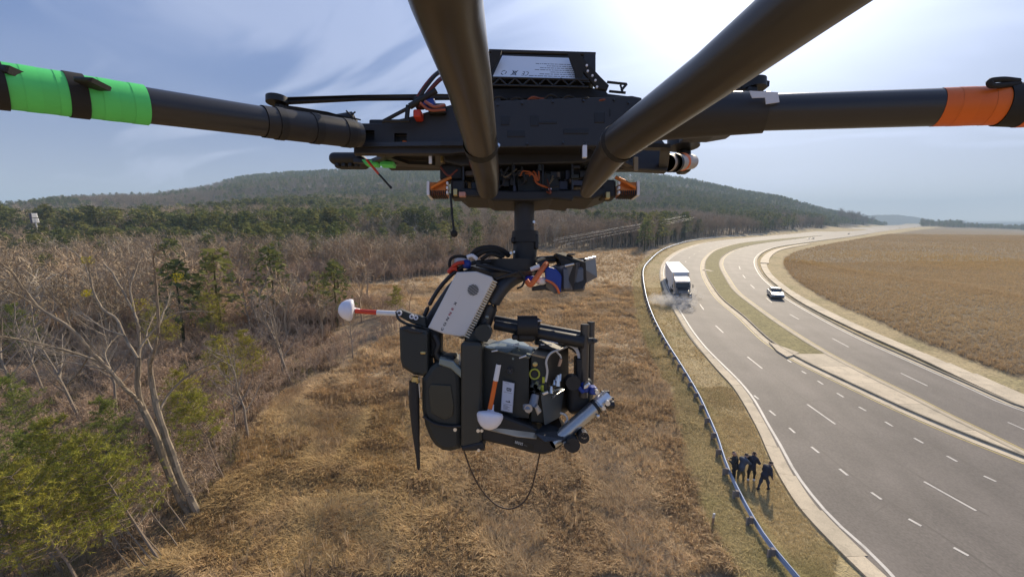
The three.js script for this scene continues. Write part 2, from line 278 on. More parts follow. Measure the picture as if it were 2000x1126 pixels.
for (const [p, q] of [[[2003,840],[1969,825]],[[1812,754],[1760,729]],[[1658,678],[1626,661]],[[1561,624],[1543,614]],[[1508,591],[1497,582]],[[1474,563],[1466,556]],[[1456,543],[1451,537]],[[1446,526],[1444,520]]]) dash(p, q, 0.07);
// lane dashes far round the bend
{ const mid = line([[1357,575],[1337,548],[1332,532],[1336,516],[1352,499],[1385,484],[1430,474],[1500,465.5],[1570,458]]); for (let s = 10; s < Math.min(320, lenOf(mid)); s += 12) piece('lane_dash', strip(along(mid, s, s + 3.2, 0.8), -0.07, 0.07, 0.042), whitePaint, road); }
// concrete gutter on the left, cast in lengths
{
  const kerb = struct('kerb', strip(along(KERB_L, 230, 900, 3), 0, 0.75, 0.045, 0.1), concrete);
  const K = along(KERB_L, 0, 230, 0.5), E = (x, z) => Math.min(1.2, Math.max(0.5, sideOf(EDGE_L, x, z) * -1 - 0.22));
  for (let i = 0, k = 0; i + 7 < K.length; i += 6, k++) { const pl = K.slice(i, i + 7).map((p) => [...p]); const a = pl[6], b = pl[5]; pl[6] = [lerp(b[0], a[0], 0.95), lerp(b[1], a[1], 0.95)]; const w = E(...pl[3]); piece('slab', strip(pl, 0, w, 0.062, 0.12), [concrete, concreteB, concreteC][Math.floor(hash2(k, 1) * 3)], kerb); }
}
// median: gutter, raised kerb, then grass; paved where it narrows
{
  const gut = struct('gutter', strip(along(YEL_L, 0, 420, 1.5), 0.16, 0.85, 0.05, 0.05), concreteC); struct('gutter', strip(along(YEL_R, 0, 420, 1.5), -0.8, -0.14, 0.05, 0.05), concreteB);
  const ML = offsetLine(YEL_L, 0.85), MR = offsetLine(YEL_R, -0.8), IL = offsetLine(YEL_L, 1.02), IR = offsetLine(YEL_R, -0.97);
  struct('kerb', strip(along(ML, 0, 420, 1.5), 0, 0.17, 0.2, 0.2), kerbMat); struct('kerb', strip(along(MR, 0, 420, 1.5), -0.17, 0, 0.2, 0.2), kerbMat);
  const dEnd = -gxz(1590, 694)[1];
  const isl = struct('median', sheet(IL, IR, dEnd, 285, 0.17, 6), new THREE.MeshStandardMaterial({ color: new THREE.Color().setRGB(0.40, 0.34, 0.15), map: grain, roughness: 1, bumpMap: grain, bumpScale: 0.06 }));
  for (let d = 9, k = 0; d < dEnd; d += 3.6, k++) { const d1 = Math.min(dEnd, d + 3.58); if (d1 - d < 0.4) break; piece('slab', sheet(IL, IR, d, d1, 0.19, 4, 1.05), [concrete, concreteC, concreteB][k % 3], isl); }
  // concrete drain apron at the tip of the grass and the spillway further up
  const apron = [[1502,667],[1530,680],[1562,688],[1545,694],[1537,696],[1518,684]].map(([x, y]) => gxz(x, y, 0.2));
  const ap = [], au = [], P = (i, o) => { const [x, z] = apron[i]; return [x, base(x, z) + o, z]; }; for (let i = 1; i < apron.length - 1; i++) { tri3(ap, au, P(0, 0.2), P(i, 0.2), P(i + 1, 0.2)); } for (let i = 0; i < apron.length; i++) { const j = (i + 1) % apron.length; tri3(ap, au, P(i, 0.02), P(j, 0.02), P(i, 0.2)); tri3(ap, au, P(j, 0.02), P(j, 0.2), P(i, 0.2)); } piece('apron', fromSoup(ap, au), concrete, isl);
  const f = [gxz(1376, 526, 0.2), gxz(1391, 529, 0.2)]; piece('spillway', strip(along(f, 0, undefined, 0.5), -0.5, 0.5, 0.21, 0.1), concreteC, isl);
}
// right side: gutter, kerb, footpath of cast slabs
{
  struct('gutter', strip(along(EDGE_R, 0, 420, 1.5), 0.2, 0.62, 0.05, 0.05), concreteB); struct('kerb', strip(along(EDGE_R, 0, 420, 1.5), 0.62, 0.78, 0.17, 0.17), kerbMat);
  const W = WALK_I, nW = along(WALK_I, 0, undefined, 1), far = 105;
  const width = (p) => Math.min(2.3, Math.max(1.3, Math.abs(sideOf(WALK_O, p[0], p[1]))));
  const path = struct('footpath', strip(along(W, far, undefined, 2), 0, 2.0, 0.14, 0.14), concreteC);
  for (let s = 0, k = 0; s + 2.4 < far; s += 2.4, k++) { const pl = along(W, s, s + 2.385, 0.6); piece('slab', strip(pl, 0, width(pl[2]), 0.14, 0.14), [concrete, concreteC, concreteB][Math.floor(hash2(k, 9) * 3)], path); }
}
// ---------------------------------------------------------------- guardrail
{
  const rail = new THREE.Group(); rail.name = numbered('guardrail'); scene.add(rail); tag(rail, 'galvanised steel guardrail on posts curving between the dry grass bank and the road', 'guardrail');
  const steel = std(0.34, 0.40, 0.52, 0.45, 0.85), dull = std(0.30, 0.27, 0.25, 0.75, 0.2), wood = std(0.20, 0.17, 0.155, 0.9);
  // W section, seen end on: [metres to the right, metres up]
  const prof = [[0.0, 0.75], [0.045, 0.735], [0.075, 0.69], [0.075, 0.665], [0.012, 0.62], [0.0, 0.60], [0.012, 0.58], [0.075, 0.535], [0.075, 0.51], [0.045, 0.465], [0.0, 0.445]];
  const beam = (pl) => { const n = normals2(pl), pos = [], uv = []; const ring = (i, o) => prof.map(([r, u]) => { const x = pl[i][0] + n[i][0] * (r + o), z = pl[i][1] + n[i][1] * (r + o); return [x, base(x, z) + u, z]; });
    for (let i = 0; i < pl.length - 1; i++) for (let k = 0; k < prof.length - 1; k++) for (const o of [0, -0.006]) { const A = ring(i, o), B = ring(i + 1, o); tri3(pos, uv, A[k], B[k], A[k + 1]); tri3(pos, uv, A[k + 1], B[k], B[k + 1]); }
    return fromSoup(pos, uv); };
  const S = Math.min(420, lenOf(RAIL) - 1);
  for (let s = 0, i = 0; s < S - 3.9; s += 3.81, i++) { const pl = along(RAIL, s, s + 3.84, 1.0); piece('rail_panel', beam(pl), steel, rail); }
  const N = along(RAIL, 0, S, 1.905), nn = normals2(N), ib = mergeGeometries([new THREE.BoxGeometry(0.012, 1.2, 0.10).translate(-0.06, 0, 0), new THREE.BoxGeometry(0.012, 1.2, 0.10).translate(0.06, 0, 0), new THREE.BoxGeometry(0.108, 1.2, 0.01)]).translate(0, 0.10, 0), blk = new THREE.BoxGeometry(0.17, 0.34, 0.15);
  N.forEach(([x, z], i) => { if (i > 210) return; const a = Math.atan2(nn[i][1], nn[i][0]); const ox = x - nn[i][0] * 0.26, oz = z - nn[i][1] * 0.26; const p = piece('post', ib, dull, rail); p.position.set(ox, base(ox, oz), oz); p.rotation.y = -a;
    const b = piece('blockout', blk, wood, p); b.position.set(0.155, 0.575, 0); });
}
// ---------------------------------------------------------------- vegetation
const UP = V(0, 1, 0);
const M4 = (x, y, z, ry, s, sy = s, lean = 0, la = 0) => { const q = new THREE.Quaternion().setFromAxisAngle(UP, ry); if (lean) q.premultiply(new THREE.Quaternion().setFromAxisAngle(V(Math.cos(la), 0, Math.sin(la)), lean)); return new THREE.Matrix4().compose(V(x, y, z), q, V(s, sy, s)); };
class Soup { constructor() { this.p = []; this.c = []; }
  tri(a, b, c, col) { for (const v of [a, b, c]) this.p.push(v.x, v.y, v.z); for (let i = 0; i < 3; i++) this.c.push(...col); }
  blade(a, b, w, col, r) { const d = b.clone().sub(a), s = V(r() - 0.5, r() - 0.5, r() - 0.5).cross(d).normalize().multiplyScalar(w); this.tri(a.clone().add(s), a.clone().sub(s), b, col); }
  tube(pts, rad, col, sides = 5, r = null) { // tapered limb through points
    const rings = pts.map((p, i) => { const t = (i === 0 ? pts[1].clone().sub(p) : i === pts.length - 1 ? p.clone().sub(pts[i - 1]) : pts[i + 1].clone().sub(pts[i - 1])).normalize(); const u = (Math.abs(t.y) > 0.9 ? V(1, 0, 0) : UP.clone()).cross(t).normalize(), w = t.clone().cross(u); return Array.from({ length: sides }, (_, k) => p.clone().addScaledVector(u, Math.cos(k / sides * 6.283) * rad[i]).addScaledVector(w, Math.sin(k / sides * 6.283) * rad[i])); });
    for (let i = 0; i < rings.length - 1; i++) for (let k = 0; k < sides; k++) { const a = rings[i][k], b = rings[i][(k + 1) % sides], c = rings[i + 1][k], d = rings[i + 1][(k + 1) % sides]; const q = r ? 0.65 + 0.7 * r() : 1, cc = r ? [col[0] * q, col[1] * q, col[2] * q] : col; this.tri(a, c, b, cc); this.tri(b, c, d, cc); } }
  geo() { const g = new THREE.BufferGeometry(); g.setAttribute('position', new THREE.Float32BufferAttribute(this.p, 3)); g.setAttribute('color', new THREE.Float32BufferAttribute(this.c, 3)); g.computeVertexNormals(); return g; } }
const leafMat = new THREE.MeshPhysicalMaterial({ vertexColors: true, roughness: 0.95, transmission: 0.35, thickness: 0, side: THREE.DoubleSide, specularIntensity: 0.2 });
const barkMat = new THREE.MeshStandardMaterial({ vertexColors: true, roughness: 0.95, side: THREE.DoubleSide });
const W1 = [1, 1, 1];
// --- far woods: unit-height trees, copied over the hills
function farPine(seed) { const r = rng(seed), s = new Soup(); s.tube([V(0, 0, 0), V(0.01, 0.5, 0), V(0, 0.97, 0)], [0.016, 0.012, 0.003], [0.7, 0.55, 0.45], 3);
  for (let i = 0; i < 240; i++) { const y = 0.3 + 0.7 * Math.pow(r(), 0.8), rad = (0.23 * Math.pow(Math.max(0, 1 - (y - 0.3) / 0.72), 0.6) + 0.02) * (0.5 + 0.6 * r()), a = r() * 6.283; const c = V(Math.cos(a) * rad, y, Math.sin(a) * rad), k = 0.036 + 0.036 * r(); const rnd = () => c.clone().add(V(r() - 0.5, (r() - 0.5) * 0.7, r() - 0.5).multiplyScalar(2 * k)); const sh = 0.7 + 0.6 * r(); s.tri(rnd(), rnd(), rnd(), [sh, sh, sh * 0.9]); } return s.geo(); }
function farBare(seed, n = 7) { const r = rng(seed), s = new Soup(); s.tube([V(0, 0, 0), V((r() - 0.5) * 0.06, 0.3, (r() - 0.5) * 0.06), V((r() - 0.5) * 0.1, 0.62, (r() - 0.5) * 0.1)], [0.017, 0.012, 0.005], [1.05, 1.02, 1], 3);
  for (let i = 0; i < n; i++) { const y = 0.28 + 0.32 * r(), a = r() * 6.283, l = 0.28 + 0.2 * r(), e = 0.9 + 0.45 * r(); const p0 = V(0, y, 0), d = V(Math.cos(a) * Math.cos(e), Math.sin(e), Math.sin(a) * Math.cos(e)); const p1 = p0.clone().addScaledVector(d, l); s.blade(p0, p1, 0.007, [1, 1, 1], r);
    for (let j = 0; j < 6; j++) { const q0 = p0.clone().lerp(p1, 0.25 + 0.75 * r()), d2 = d.clone().add(V(r() - 0.5, (r() - 0.4) * 0.8, r() - 0.5).multiplyScalar(1.5)).normalize(), q1 = q0.clone().addScaledVector(d2, 0.12 + 0.12 * r()); s.blade(q0, q1, 0.0042, [1, 1, 1], r);
      for (let k = 0; k < 4; k++) { const t0 = q0.clone().lerp(q1, 0.2 + 0.8 * r()), t1 = t0.clone().add(V(r() - 0.5, r() - 0.25, r() - 0.5).normalize().multiplyScalar(0.06 + 0.08 * r())); s.blade(t0, t1, 0.0042, [1.05, 1, 0.95], r); } } } return s.geo(); }
const C3 = (c, k) => new THREE.Color().setRGB(c[0] * k, c[1] * k, c[2] * k);
{
  const r = rng(101), pines = [[], [], []], bares = [[], [], [], []];
  const PG = [0.115, 0.135, 0.042], PO = [0.20, 0.19, 0.06], BG = [0.34, 0.275, 0.185], BR = [0.39, 0.29, 0.185], BW = [0.48, 0.42, 0.32];
  const put = (x, z, kind, h) => { const y = landHeight(x, z) - 0.2, ry = r() * 6.28, k = 0.75 + 0.5 * r();
    if (kind === 'pine') pines[Math.floor(r() * 3)].push([M4(x, y, z, ry, h * (0.95 + 0.35 * r()), h), C3(mixc(PG, PO, Math.pow(r(), 1.3)), k)]);
    else bares[Math.floor(r() * 4)].push([M4(x, y, z, ry, h * (0.95 + 0.3 * r()), h), C3(r() < 0.06 && -z < 300 ? BW : mixc(BG, BR, r()), -z > 450 ? 0.62 + 0.25 * r() : k)]); };
  const RIGHTLINE = COARSE_RAIL;
  let tries = 0, n = 0;
  // by bearing and distance, denser nearby where each crown shows
  const bands = [[40, 90, 1500, 0], [90, 150, 3200, 0], [150, 300, 11000, 0], [300, 600, 20000, 0], [600, 1250, 26000, 0]];
  for (const [r0, r1, count] of bands) for (let i = 0; i < count; i++) {
    const px = -420 + 2200 * r(), t = (px - 1000) / F, d = Math.sqrt(lerp(r0 * r0, r1 * r1, r())), x = t * d, z = -d;
    if (d < 420 && sideOf(RIGHTLINE, x, z) > (d > 140 ? -5 : -9)) continue;
    if (d >= 420 && px > 1440) { if (sideOf(RIGHTLINE, x, z) > -8) continue; if (d < 1e9 && px > 1600 && x > xAt(KERB_L, z) - 14) continue; }
    const zn = zone(x, z); if (zn !== 'wood') continue;
    if (d < 80 && px > 420 && r() < 0.82) continue;
    const [row, zc] = hillAt(px); if (d > zc + 120) continue;
    const patch = fbm(x / 70 + 5, z / 70, 201, 4), stripe = d > 130 ? smooth(0.52, 0.6, patch) : smooth(0.56, 0.62, patch);
    const up = smooth(300, zc, d), pineP = 0.12 + 0.26 * smooth(400, 1000, px) * smooth(300, 800, d) + stripe * (px < 480 ? 0.45 : 0.58) + (px > 560 && px < 1000 && d > 105 && d < 260 ? 0.16 : 0) - (d < 105 ? 0.08 : 0) + 0.2 * smooth(500, 800, d) * (px > 450 ? 1 : 0) - up * (px < 450 ? 0.3 : 0) - (px > 900 && d < 480 ? 0.22 : 0);
    const isPine = r() < pineP; put(x, z, isPine ? 'pine' : 'bare', (isPine ? 9 + 6 * r() : 8 + 6 * r()) * (d < 130 ? 0.72 : 1) );
  }
  // the tree line past the right-hand plain and the wood end where the road leaves
  for (let i = 0; i < 2600; i++) { const px = 1790 + 420 * Math.pow(r(), 0.9), t = (px - 1000) / F, d = 900 + 260 * r(), x = t * d, z = -d; put(x, z, r() < 0.55 ? 'pine' : 'bare', (5 + 10 * r() * r() + 2 * vnoise(px / 14, 3, 5)) * (px < 1870 ? 1.25 : 0.9)); }
  for (let i = 0; i < 260; i++) { const px = 1630 + 100 * r(), d = 760 + 240 * r(), x = (px - 1000) / F * d, z = -d; if (x > xAt(KERB_L, z) - 12) continue; put(x, z, 'bare', 16 + 9 * r()); }
  pines.forEach((l, i) => stuffCopies('pine_wood', 'pine trees far off, spread through the wooded valley and hillside', farPine(11 + i), leafMat, l));
  bares.forEach((l, i) => stuffCopies('bare_wood', 'leafless grey brown trees far off in the valley and on the hill', farBare(31 + i, 6 + i), barkMat, l));
}
// --- the blue ridge far away where the road leaves
{
  const pos = [], idx = [], R = []; const n = 60; const crest = (t) => 62 * Math.pow(Math.sin(Math.PI * Math.min(1, t * 1.02)), 0.6) * (1 - 0.35 * t) + (vnoise(t * 40, 1, 8) - 0.5) * 3 + (vnoise(t * 120, 1, 18) - 0.5) * 2;
  for (let i = 0; i <= n; i++) { const t = i / n, px = 1640 + 190 * t, d = 2500, x = (px - 1000) / F * d; for (const [dd, k] of [[-260, -0.2], [0, 1], [420, -0.2]]) pos.push(x * (d + dd) / d, crest(t) * k + (k < 0 ? -8 : 6), -(d + dd)); }
  for (let i = 0; i < n; i++) for (let k = 0; k < 2; k++) { const a = i * 3 + k, b = a + 3; idx.push(a, b, a + 1, b, b + 1, a + 1); }
  const g = new THREE.BufferGeometry(); g.setAttribute('position', new THREE.Float32BufferAttribute(pos, 3)); g.setIndex(idx); g.computeVertexNormals(); struct('hills', g, std(0.055, 0.06, 0.05, 1, 0, { side: THREE.DoubleSide }));
}
// --- dry grass: bent blades in tufts
function tuft(seed, n, h, spread, droop) { const r = rng(seed), s = new Soup(); for (let i = 0; i < n; i++) { const a = r() * 6.283, o = V(Math.cos(a), 0, Math.sin(a)), b = o.clone().multiplyScalar(spread * 0.25 * r()), l = h * (0.5 + 0.6 * r()), k = droop * (0.4 + r()); const m = b.clone().add(V(o.x * l * 0.25 * k, l * 0.6, o.z * l * 0.25 * k)), e = m.clone().add(V(o.x * l * 0.5 * k + (r() - 0.5) * 0.1, l * (0.38 - 0.35 * k), o.z * l * 0.5 * k + (r() - 0.5) * 0.1)); const w = 0.005 + 0.008 * r(), sd = V(-o.z, 0, o.x).multiplyScalar(w), sh = 0.75 + 0.5 * r(), c = [sh, sh, sh];
    s.tri(b.clone().add(sd), b.clone().sub(sd), m.clone().add(sd), c); s.tri(b.clone().sub(sd), m.clone().sub(sd), m.clone().add(sd), c); s.tri(m.clone().add(sd), m.clone().sub(sd), e, c); } return s.geo(); }
{
  let i2 = 0; const r = rng(7), L = [[], [], [], []], S = [[], []], P = [[], []];
  const grassMat = new THREE.MeshPhysicalMaterial({ vertexColors: true, roughness: 0.95, transmission: 0.3, thickness: 0, side: THREE.DoubleSide, specularIntensity: 0.25 });
  const spread = (count, d0, d1, px0, px1, fn) => { for (let i = 0; i < count; i++) { const d = Math.sqrt(lerp(d0 * d0, d1 * d1, r())), t = (lerp(px0, px1, r()) - 1000) / F; fn(t * d, -d, d); } };
  const field = (x, z, d) => { const k = zone(x, z); if (k !== 'field' && k !== 'clear') return; if (k === 'clear' && r() < 0.1) return; const cl = fbm(x / 1.7, z / 1.7, 401, 3), n2 = fbm(x / 7, z / 7, 411, 3); if (cl < 0.36 && r() < 0.35) return; const c = landColour(x, z), b = 0.85 + 0.75 * r() * r() + 0.3 * (n2 - 0.5); const big = d > 55 ? 1.5 : 1; const h = (0.42 + 0.32 * smooth(0.35, 0.75, cl) + 0.25 * r()) * big * (0.8 + 0.5 * n2); const sw = fbm(x / 3, z / 3, 421, 2) * 9; L[Math.floor(r() * 4)].push([M4(x, landHeight(x, z) - 0.05, z, r() * 6.28, h * 1.25, h, 0.25 + 0.45 * r(), sw), C3(c, b)]); };
  spread(95000, 11, 34, 150, 1520, field); spread(60000, 34, 75, 420, 1330, field); spread(44000, 70, 180, 60, 1300, field);
  const verge = (x, z, d) => { const k = zone(x, z); if (k !== 'verge') return; const s = sideOf(COARSE_RAIL, x, z); if (sideOf(KERB_L, x, z) > -0.12) return; const n2 = fbm(x / 2, z / 2, 433, 3); const c = mixc(landColour(x, z), COL.green, s < 0.6 ? 0.35 * r() : 0.08 * r()); const h = (s < 0.5 ? 0.34 : 0.13) * (0.6 + 0.8 * n2) * (d > 40 ? 1.4 : 1); S[Math.floor(r() * 2)].push([M4(x, landHeight(x, z), z, r() * 6.28, h * 2.2, h, 0.3 * r(), r() * 6.28), C3(c, 0.7 + 0.7 * r())]); };
  spread(60000, 12, 34, 1340, 1720, verge); spread(26000, 34, 75, 1240, 1480, verge); spread(9000, 75, 160, 1225, 1400, verge);
  const plain = (x, z, d) => { const sv = sideOf(COARSE_VERGE, x, z); if (sv < 0.3) return; const c = landColour(x, z), n2 = fbm(x / 14, z / 14, 443, 3); const edge = Math.exp(-sv / 3); const dt = -z > 60 && -z < 260 ? Math.exp(-Math.abs(sideOf(DITCH, x, z) + 2) / 3) : 0; const h = (0.35 + 0.3 * n2 + 0.25 * r() + 0.15 * edge + 0.45 * dt) * (d > 110 ? 1.4 : 1); P[Math.floor(r() * 2)].push([M4(x, landHeight(x, z) - 0.05, z, r() * 6.28, h * 1.5, h, 0.3 * r(), r() * 6.28), C3(mixc(c, COL.dark, 0.5 * edge), 1.0 + 0.35 * r())]); };
  spread(42000, 36, 110, 1520, 2080, plain); spread(52000, 110, 320, 1500, 2080, plain);
  // paler stalks standing above the matted grass, and scraps of bare soil and dead stems
  const K = [[], []]; spread(10000, 11, 70, 330, 1500, (x, z, d) => { if (zone(x, z) !== 'field') return; const n2 = fbm(x / 5, z / 5, 461, 3); if (n2 < 0.46) return; const h = 0.75 + 0.6 * r(); K[i2 = (i2 + 1) % 2].push([M4(x, landHeight(x, z) - 0.05, z, r() * 6.28, h, h, 0.35 * r(), r() * 6.28), C3(mixc([0.56, 0.43, 0.26], [0.40, 0.28, 0.16], r()), 0.8 + 0.5 * r())]); });
  K.forEach((l, i) => stuffCopies('dead_weeds', 'pale dead stalks and weeds standing in the matted grass', tuft(81 + i, 9, 0.9, 0.25, 0.25), grassMat, l));
  L.forEach((l, i) => stuffCopies('dry_grass', 'tall matted straw coloured grass on the bank', tuft(51 + i, 20, 0.62, 0.35, 0.6 + 0.2 * i), grassMat, l));
  S.forEach((l, i) => stuffCopies('short_grass', 'short winter grass on the verge between guardrail and road', tuft(61 + i, 9, 1, 0.8, 0.7), grassMat, l));
  P.forEach((l, i) => stuffCopies('field_grass', 'brown dry grass covering the flat field right of the road', tuft(71 + i, 9, 0.8, 0.5, 0.6), grassMat, l));
}
// --- thickets of bare saplings and undergrowth
{
  const r = rng(77), L = [[], [], []], U = [[], []];
  for (let i = 0; i < 30000; i++) { const d = Math.sqrt(lerp(17 * 17, 120 * 120, r())), px = -150 + 1400 * r(), x = (px - 1000) / F * d, z = -d; if (zone(x, z) !== 'wood') continue; if (sideOf(COARSE_RAIL, x, z) > -8) continue;
    const n2 = fbm(x / 9, z / 9, 501, 3); if (n2 < 0.28) continue; const near = d < 45 ? 0.55 : 1; if (r() < (d < 60 ? 0.35 : 0.5)) continue; const h = (1.6 + 3.2 * r() * n2 + 1.2 * n2) * near; L[Math.floor(r() * 3)].push([M4(x, landHeight(x, z) - 0.1, z, r() * 6.28, h * 1.2, h), C3(mixc([0.40, 0.30, 0.205], [0.52, 0.39, 0.27], r()), 0.75 + 0.5 * r())]); }
  for (let i = 0; i < 9000; i++) { const d = Math.sqrt(lerp(14 * 14, 60 * 60, r())), px = -150 + 800 * r(), x = (px - 1000) / F * d, z = -d; if (zone(x, z) !== 'wood') continue; const n2 = fbm(x / 4, z / 4, 511, 3), gr = smooth(0.5, 0.7, n2); const h = 0.5 + 0.7 * r(); U[i % 2].push([M4(x, landHeight(x, z) - 0.05, z, r() * 6.28, h * 1.3, h, 0.4 * r(), r() * 6), C3(mixc([0.24, 0.15, 0.08], [0.15, 0.15, 0.045], gr * r()), 0.7 + 0.6 * r())]); }
  L.forEach((l, i) => stuffCopies('sapling_thicket', 'dense brown leafless saplings and brush in front of the woods', farBare(131 + i, 8), barkMat, l));
  U.forEach((l, i) => stuffCopies('undergrowth', 'brown undergrowth and fallen leaves below the pines', tuft(141 + i, 12, 0.9, 0.8, 0.9), barkMat, l));
}
// ---------------------------------------------------------------- things standing on the land
function thing(name, label, category, at, turn = 0, group) { const o = new THREE.Group(); o.name = numbered(name); o.position.copy(at); o.rotation.y = turn; scene.add(o); return tag(o, label, category, group); }
function atDepth(px, py, d) { const a = (px - 1000) / F, b = (563 - py) / F, c = Math.cos(PITCH), s = Math.sin(PITCH), k = d / (c + b * s); return V(a * k, EYE + (b * c - s) * k, -d); }
const grey = (k, f = 0.12, r) => [k * 1.06, k, k * 0.9];
// the big leafless tree on the left: its limbs follow the photograph
function twigs(s, pts, rad, r, n, len, col, up = 0.35) { for (let i = 0; i < n; i++) { const t = 0.25 + 0.75 * r(), k = Math.min(pts.length - 2, Math.floor(t * (pts.length - 1))), p = pts[k].clone().lerp(pts[k + 1], t * (pts.length - 1) - k), d = pts[k + 1].clone().sub(pts[k]).normalize().add(V((r() - 0.5) * 2, (r() - 0.5) + up, (r() - 0.5) * 2)).normalize(); const l = len * (0.4 + 0.8 * r()), q = p.clone().addScaledVector(d, l * 0.5).add(V((r() - 0.5) * l * 0.2, 0, (r() - 0.5) * l * 0.2)), e = q.clone().addScaledVector(d.clone().add(V((r() - 0.5) * 0.8, (r() - 0.2) * 0.6, (r() - 0.5) * 0.8)).normalize(), l * 0.5); s.tube([p, q, e], [rad, rad * 0.7, rad * 0.3], col, 3);
    for (let j = 0; j < 4; j++) { const a = p.clone().lerp(j % 2 ? e : q, 0.3 + 0.7 * r()), b = a.clone().add(d.clone().add(V((r() - 0.5) * 2.2, (r() - 0.3) * 1.4, (r() - 0.5) * 2.2)).normalize().multiplyScalar(l * (0.25 + 0.3 * r()))); s.tube([a, b], [rad * 0.45, rad * 0.15], col, 3); } } }
{
  const B = rayHit(384, 1013), D = -B.z, r = rng(301), o = thing('bare_tree', 'tall leafless grey tree with twin trunks at the left edge of the bank', 'tree', B);
  const make = (name, list, col, tw) => { const s = new Soup(); for (const [pts, w0, w1, dz] of list) { const n = pts.length, w = pts.map(([x, y], i) => atDepth(x, y, D + dz * i / (n - 1)).sub(B)); const c = new THREE.CatmullRomCurve3(w, false, 'centripetal'), m = n * 4; const P = Array.from({ length: m + 1 }, (_, i) => c.getPoint(i / m).add(V((r() - 0.5) * 0.03, 0, (r() - 0.5) * 0.03))); s.tube(P, P.map((_, i) => lerp(w0, w1, i / m) * 0.42 * D / F * (0.9 + 0.25 * r())), col, 8, r); if (tw) twigs(s, P, w1 / 2 * D / F * 0.42, r, tw, 1.35, col); } return piece(name, s.geo(), barkMat, o); };
  const c1 = [0.235, 0.19, 0.135], c2 = [0.255, 0.205, 0.145];
  make('trunk', [[[[378,1014],[340,950],[299,840],[278,798],[269,764],[270,700]], 19, 10, 0]], c1, 0);
  make('trunk', [[[[391,1014],[352,935],[333,882],[314,825],[299,768],[291,700]], 18, 9.5, 0]], c1, 0);
  const limbs = [
    [[[269,740],[270,715],[271,690],[268,630],[261,609],[245,580],[217,530],[202,516]], 9, 3, 2], [[[261,609],[254,559],[262,535],[270,512]], 5, 2.5, 1],
    [[[268,700],[242,655],[227,623],[199,602],[181,566],[174,540],[156,502],[121,479]], 7, 2.5, 3], [[[181,566],[175,535],[172,512]], 4, 2, 0],
    [[[278,798],[262,775],[245,760],[213,722],[178,687],[137,641],[78,602],[46,566],[21,530],[-4,511]], 11, 3, -3], [[[78,602],[35,577],[0,562],[-30,550]], 5, 2, -2], [[[137,641],[125,610],[117,594],[100,575],[85,559]], 5, 2, -1],
    [[[228,738],[188,705],[124,683],[35,662],[-10,654]], 6, 2.5, -3], [[[210,720],[170,700],[120,690],[90,686]], 4, 2, 1],
    [[[294,735],[293,712],[302,680],[309,630],[305,573],[302,530],[300,497],[312,488]], 9, 2.5, -2], [[[308,640],[318,612],[327,594],[333,568]], 5, 2, 1.5], [[[272,680],[290,655],[320,623],[355,609],[419,609]], 5, 2, 2],
    [[[310,802],[333,764],[378,726],[435,704]], 6, 2.5, 2], [[[242,655],[200,640],[165,615],[150,612]], 4, 2, 2], [[[300,690],[285,655],[296,625],[310,600]], 4.5, 2, 2], [[[222,735],[205,690],[218,665]], 4, 2, 2], [[[213,722],[160,712],[125,706],[108,715]], 4, 2, 2], [[[170,700],[150,730],[128,752]], 3.5, 2, 2],
  ];
  for (const l of limbs) make('limb', [l], c2, 15);
  const yl = (px, py, k) => { const s = new Soup(), c = atDepth(px, py, D).sub(B); for (let i = 0; i < 160; i++) { const p = c.clone().add(V(r() - 0.5, r() - 0.5, r() - 0.5).multiplyScalar(k)), q = () => p.clone().add(V(r() - 0.5, r() - 0.5, r() - 0.5).multiplyScalar(0.09)); s.tri(q(), q(), q(), [0.42, 0.36, 0.02]); } piece('leaf_clump', s.geo(), leafMat, o).userData.kind = 'stuff'; };
  yl(278, 594, 0.55); yl(348, 542, 0.4); yl(168, 572, 0.3); yl(170, 508, 0.35);
}
// young leafless trees along the wood's edge
function bareProto(seed, h) { const r = rng(seed), s = new Soup(), c = new Soup(), col = [0.26, 0.215, 0.165]; const T = [V(0, 0, 0)]; for (let i = 1; i <= 6; i++) T.push(T[i - 1].clone().add(V((r() - 0.5) * 0.07 * h * 0.5, h * 0.14, (r() - 0.5) * 0.07 * h * 0.5))); s.tube(T, T.map((_, i) => h * 0.011 * (1 - i / 7.5)), col, 6);
  for (let i = 0; i < 13; i++) { const t = 1.6 + 4.2 * r(), k = Math.floor(t), p = T[k].clone().lerp(T[k + 1] ?? T[k], t - k), a = r() * 6.283, e = 0.55 + 0.6 * r(), l = h * (0.18 + 0.2 * r()) * (1.2 - t / 9), d = V(Math.cos(a) * Math.cos(e), Math.sin(e), Math.sin(a) * Math.cos(e)); const q = p.clone().addScaledVector(d, l * 0.5).add(V(0, -l * 0.03, 0)), e2 = q.clone().addScaledVector(d, l * 0.5).add(V(0, l * 0.12, 0)); c.tube([p, q, e2], [h * 0.005, h * 0.0036, h * 0.0015], col, 4); twigs(c, [p, q, e2], h * 0.0016, r, 6, h * 0.1, [0.29, 0.235, 0.18]); }
  return [s.geo(), c.geo()]; }
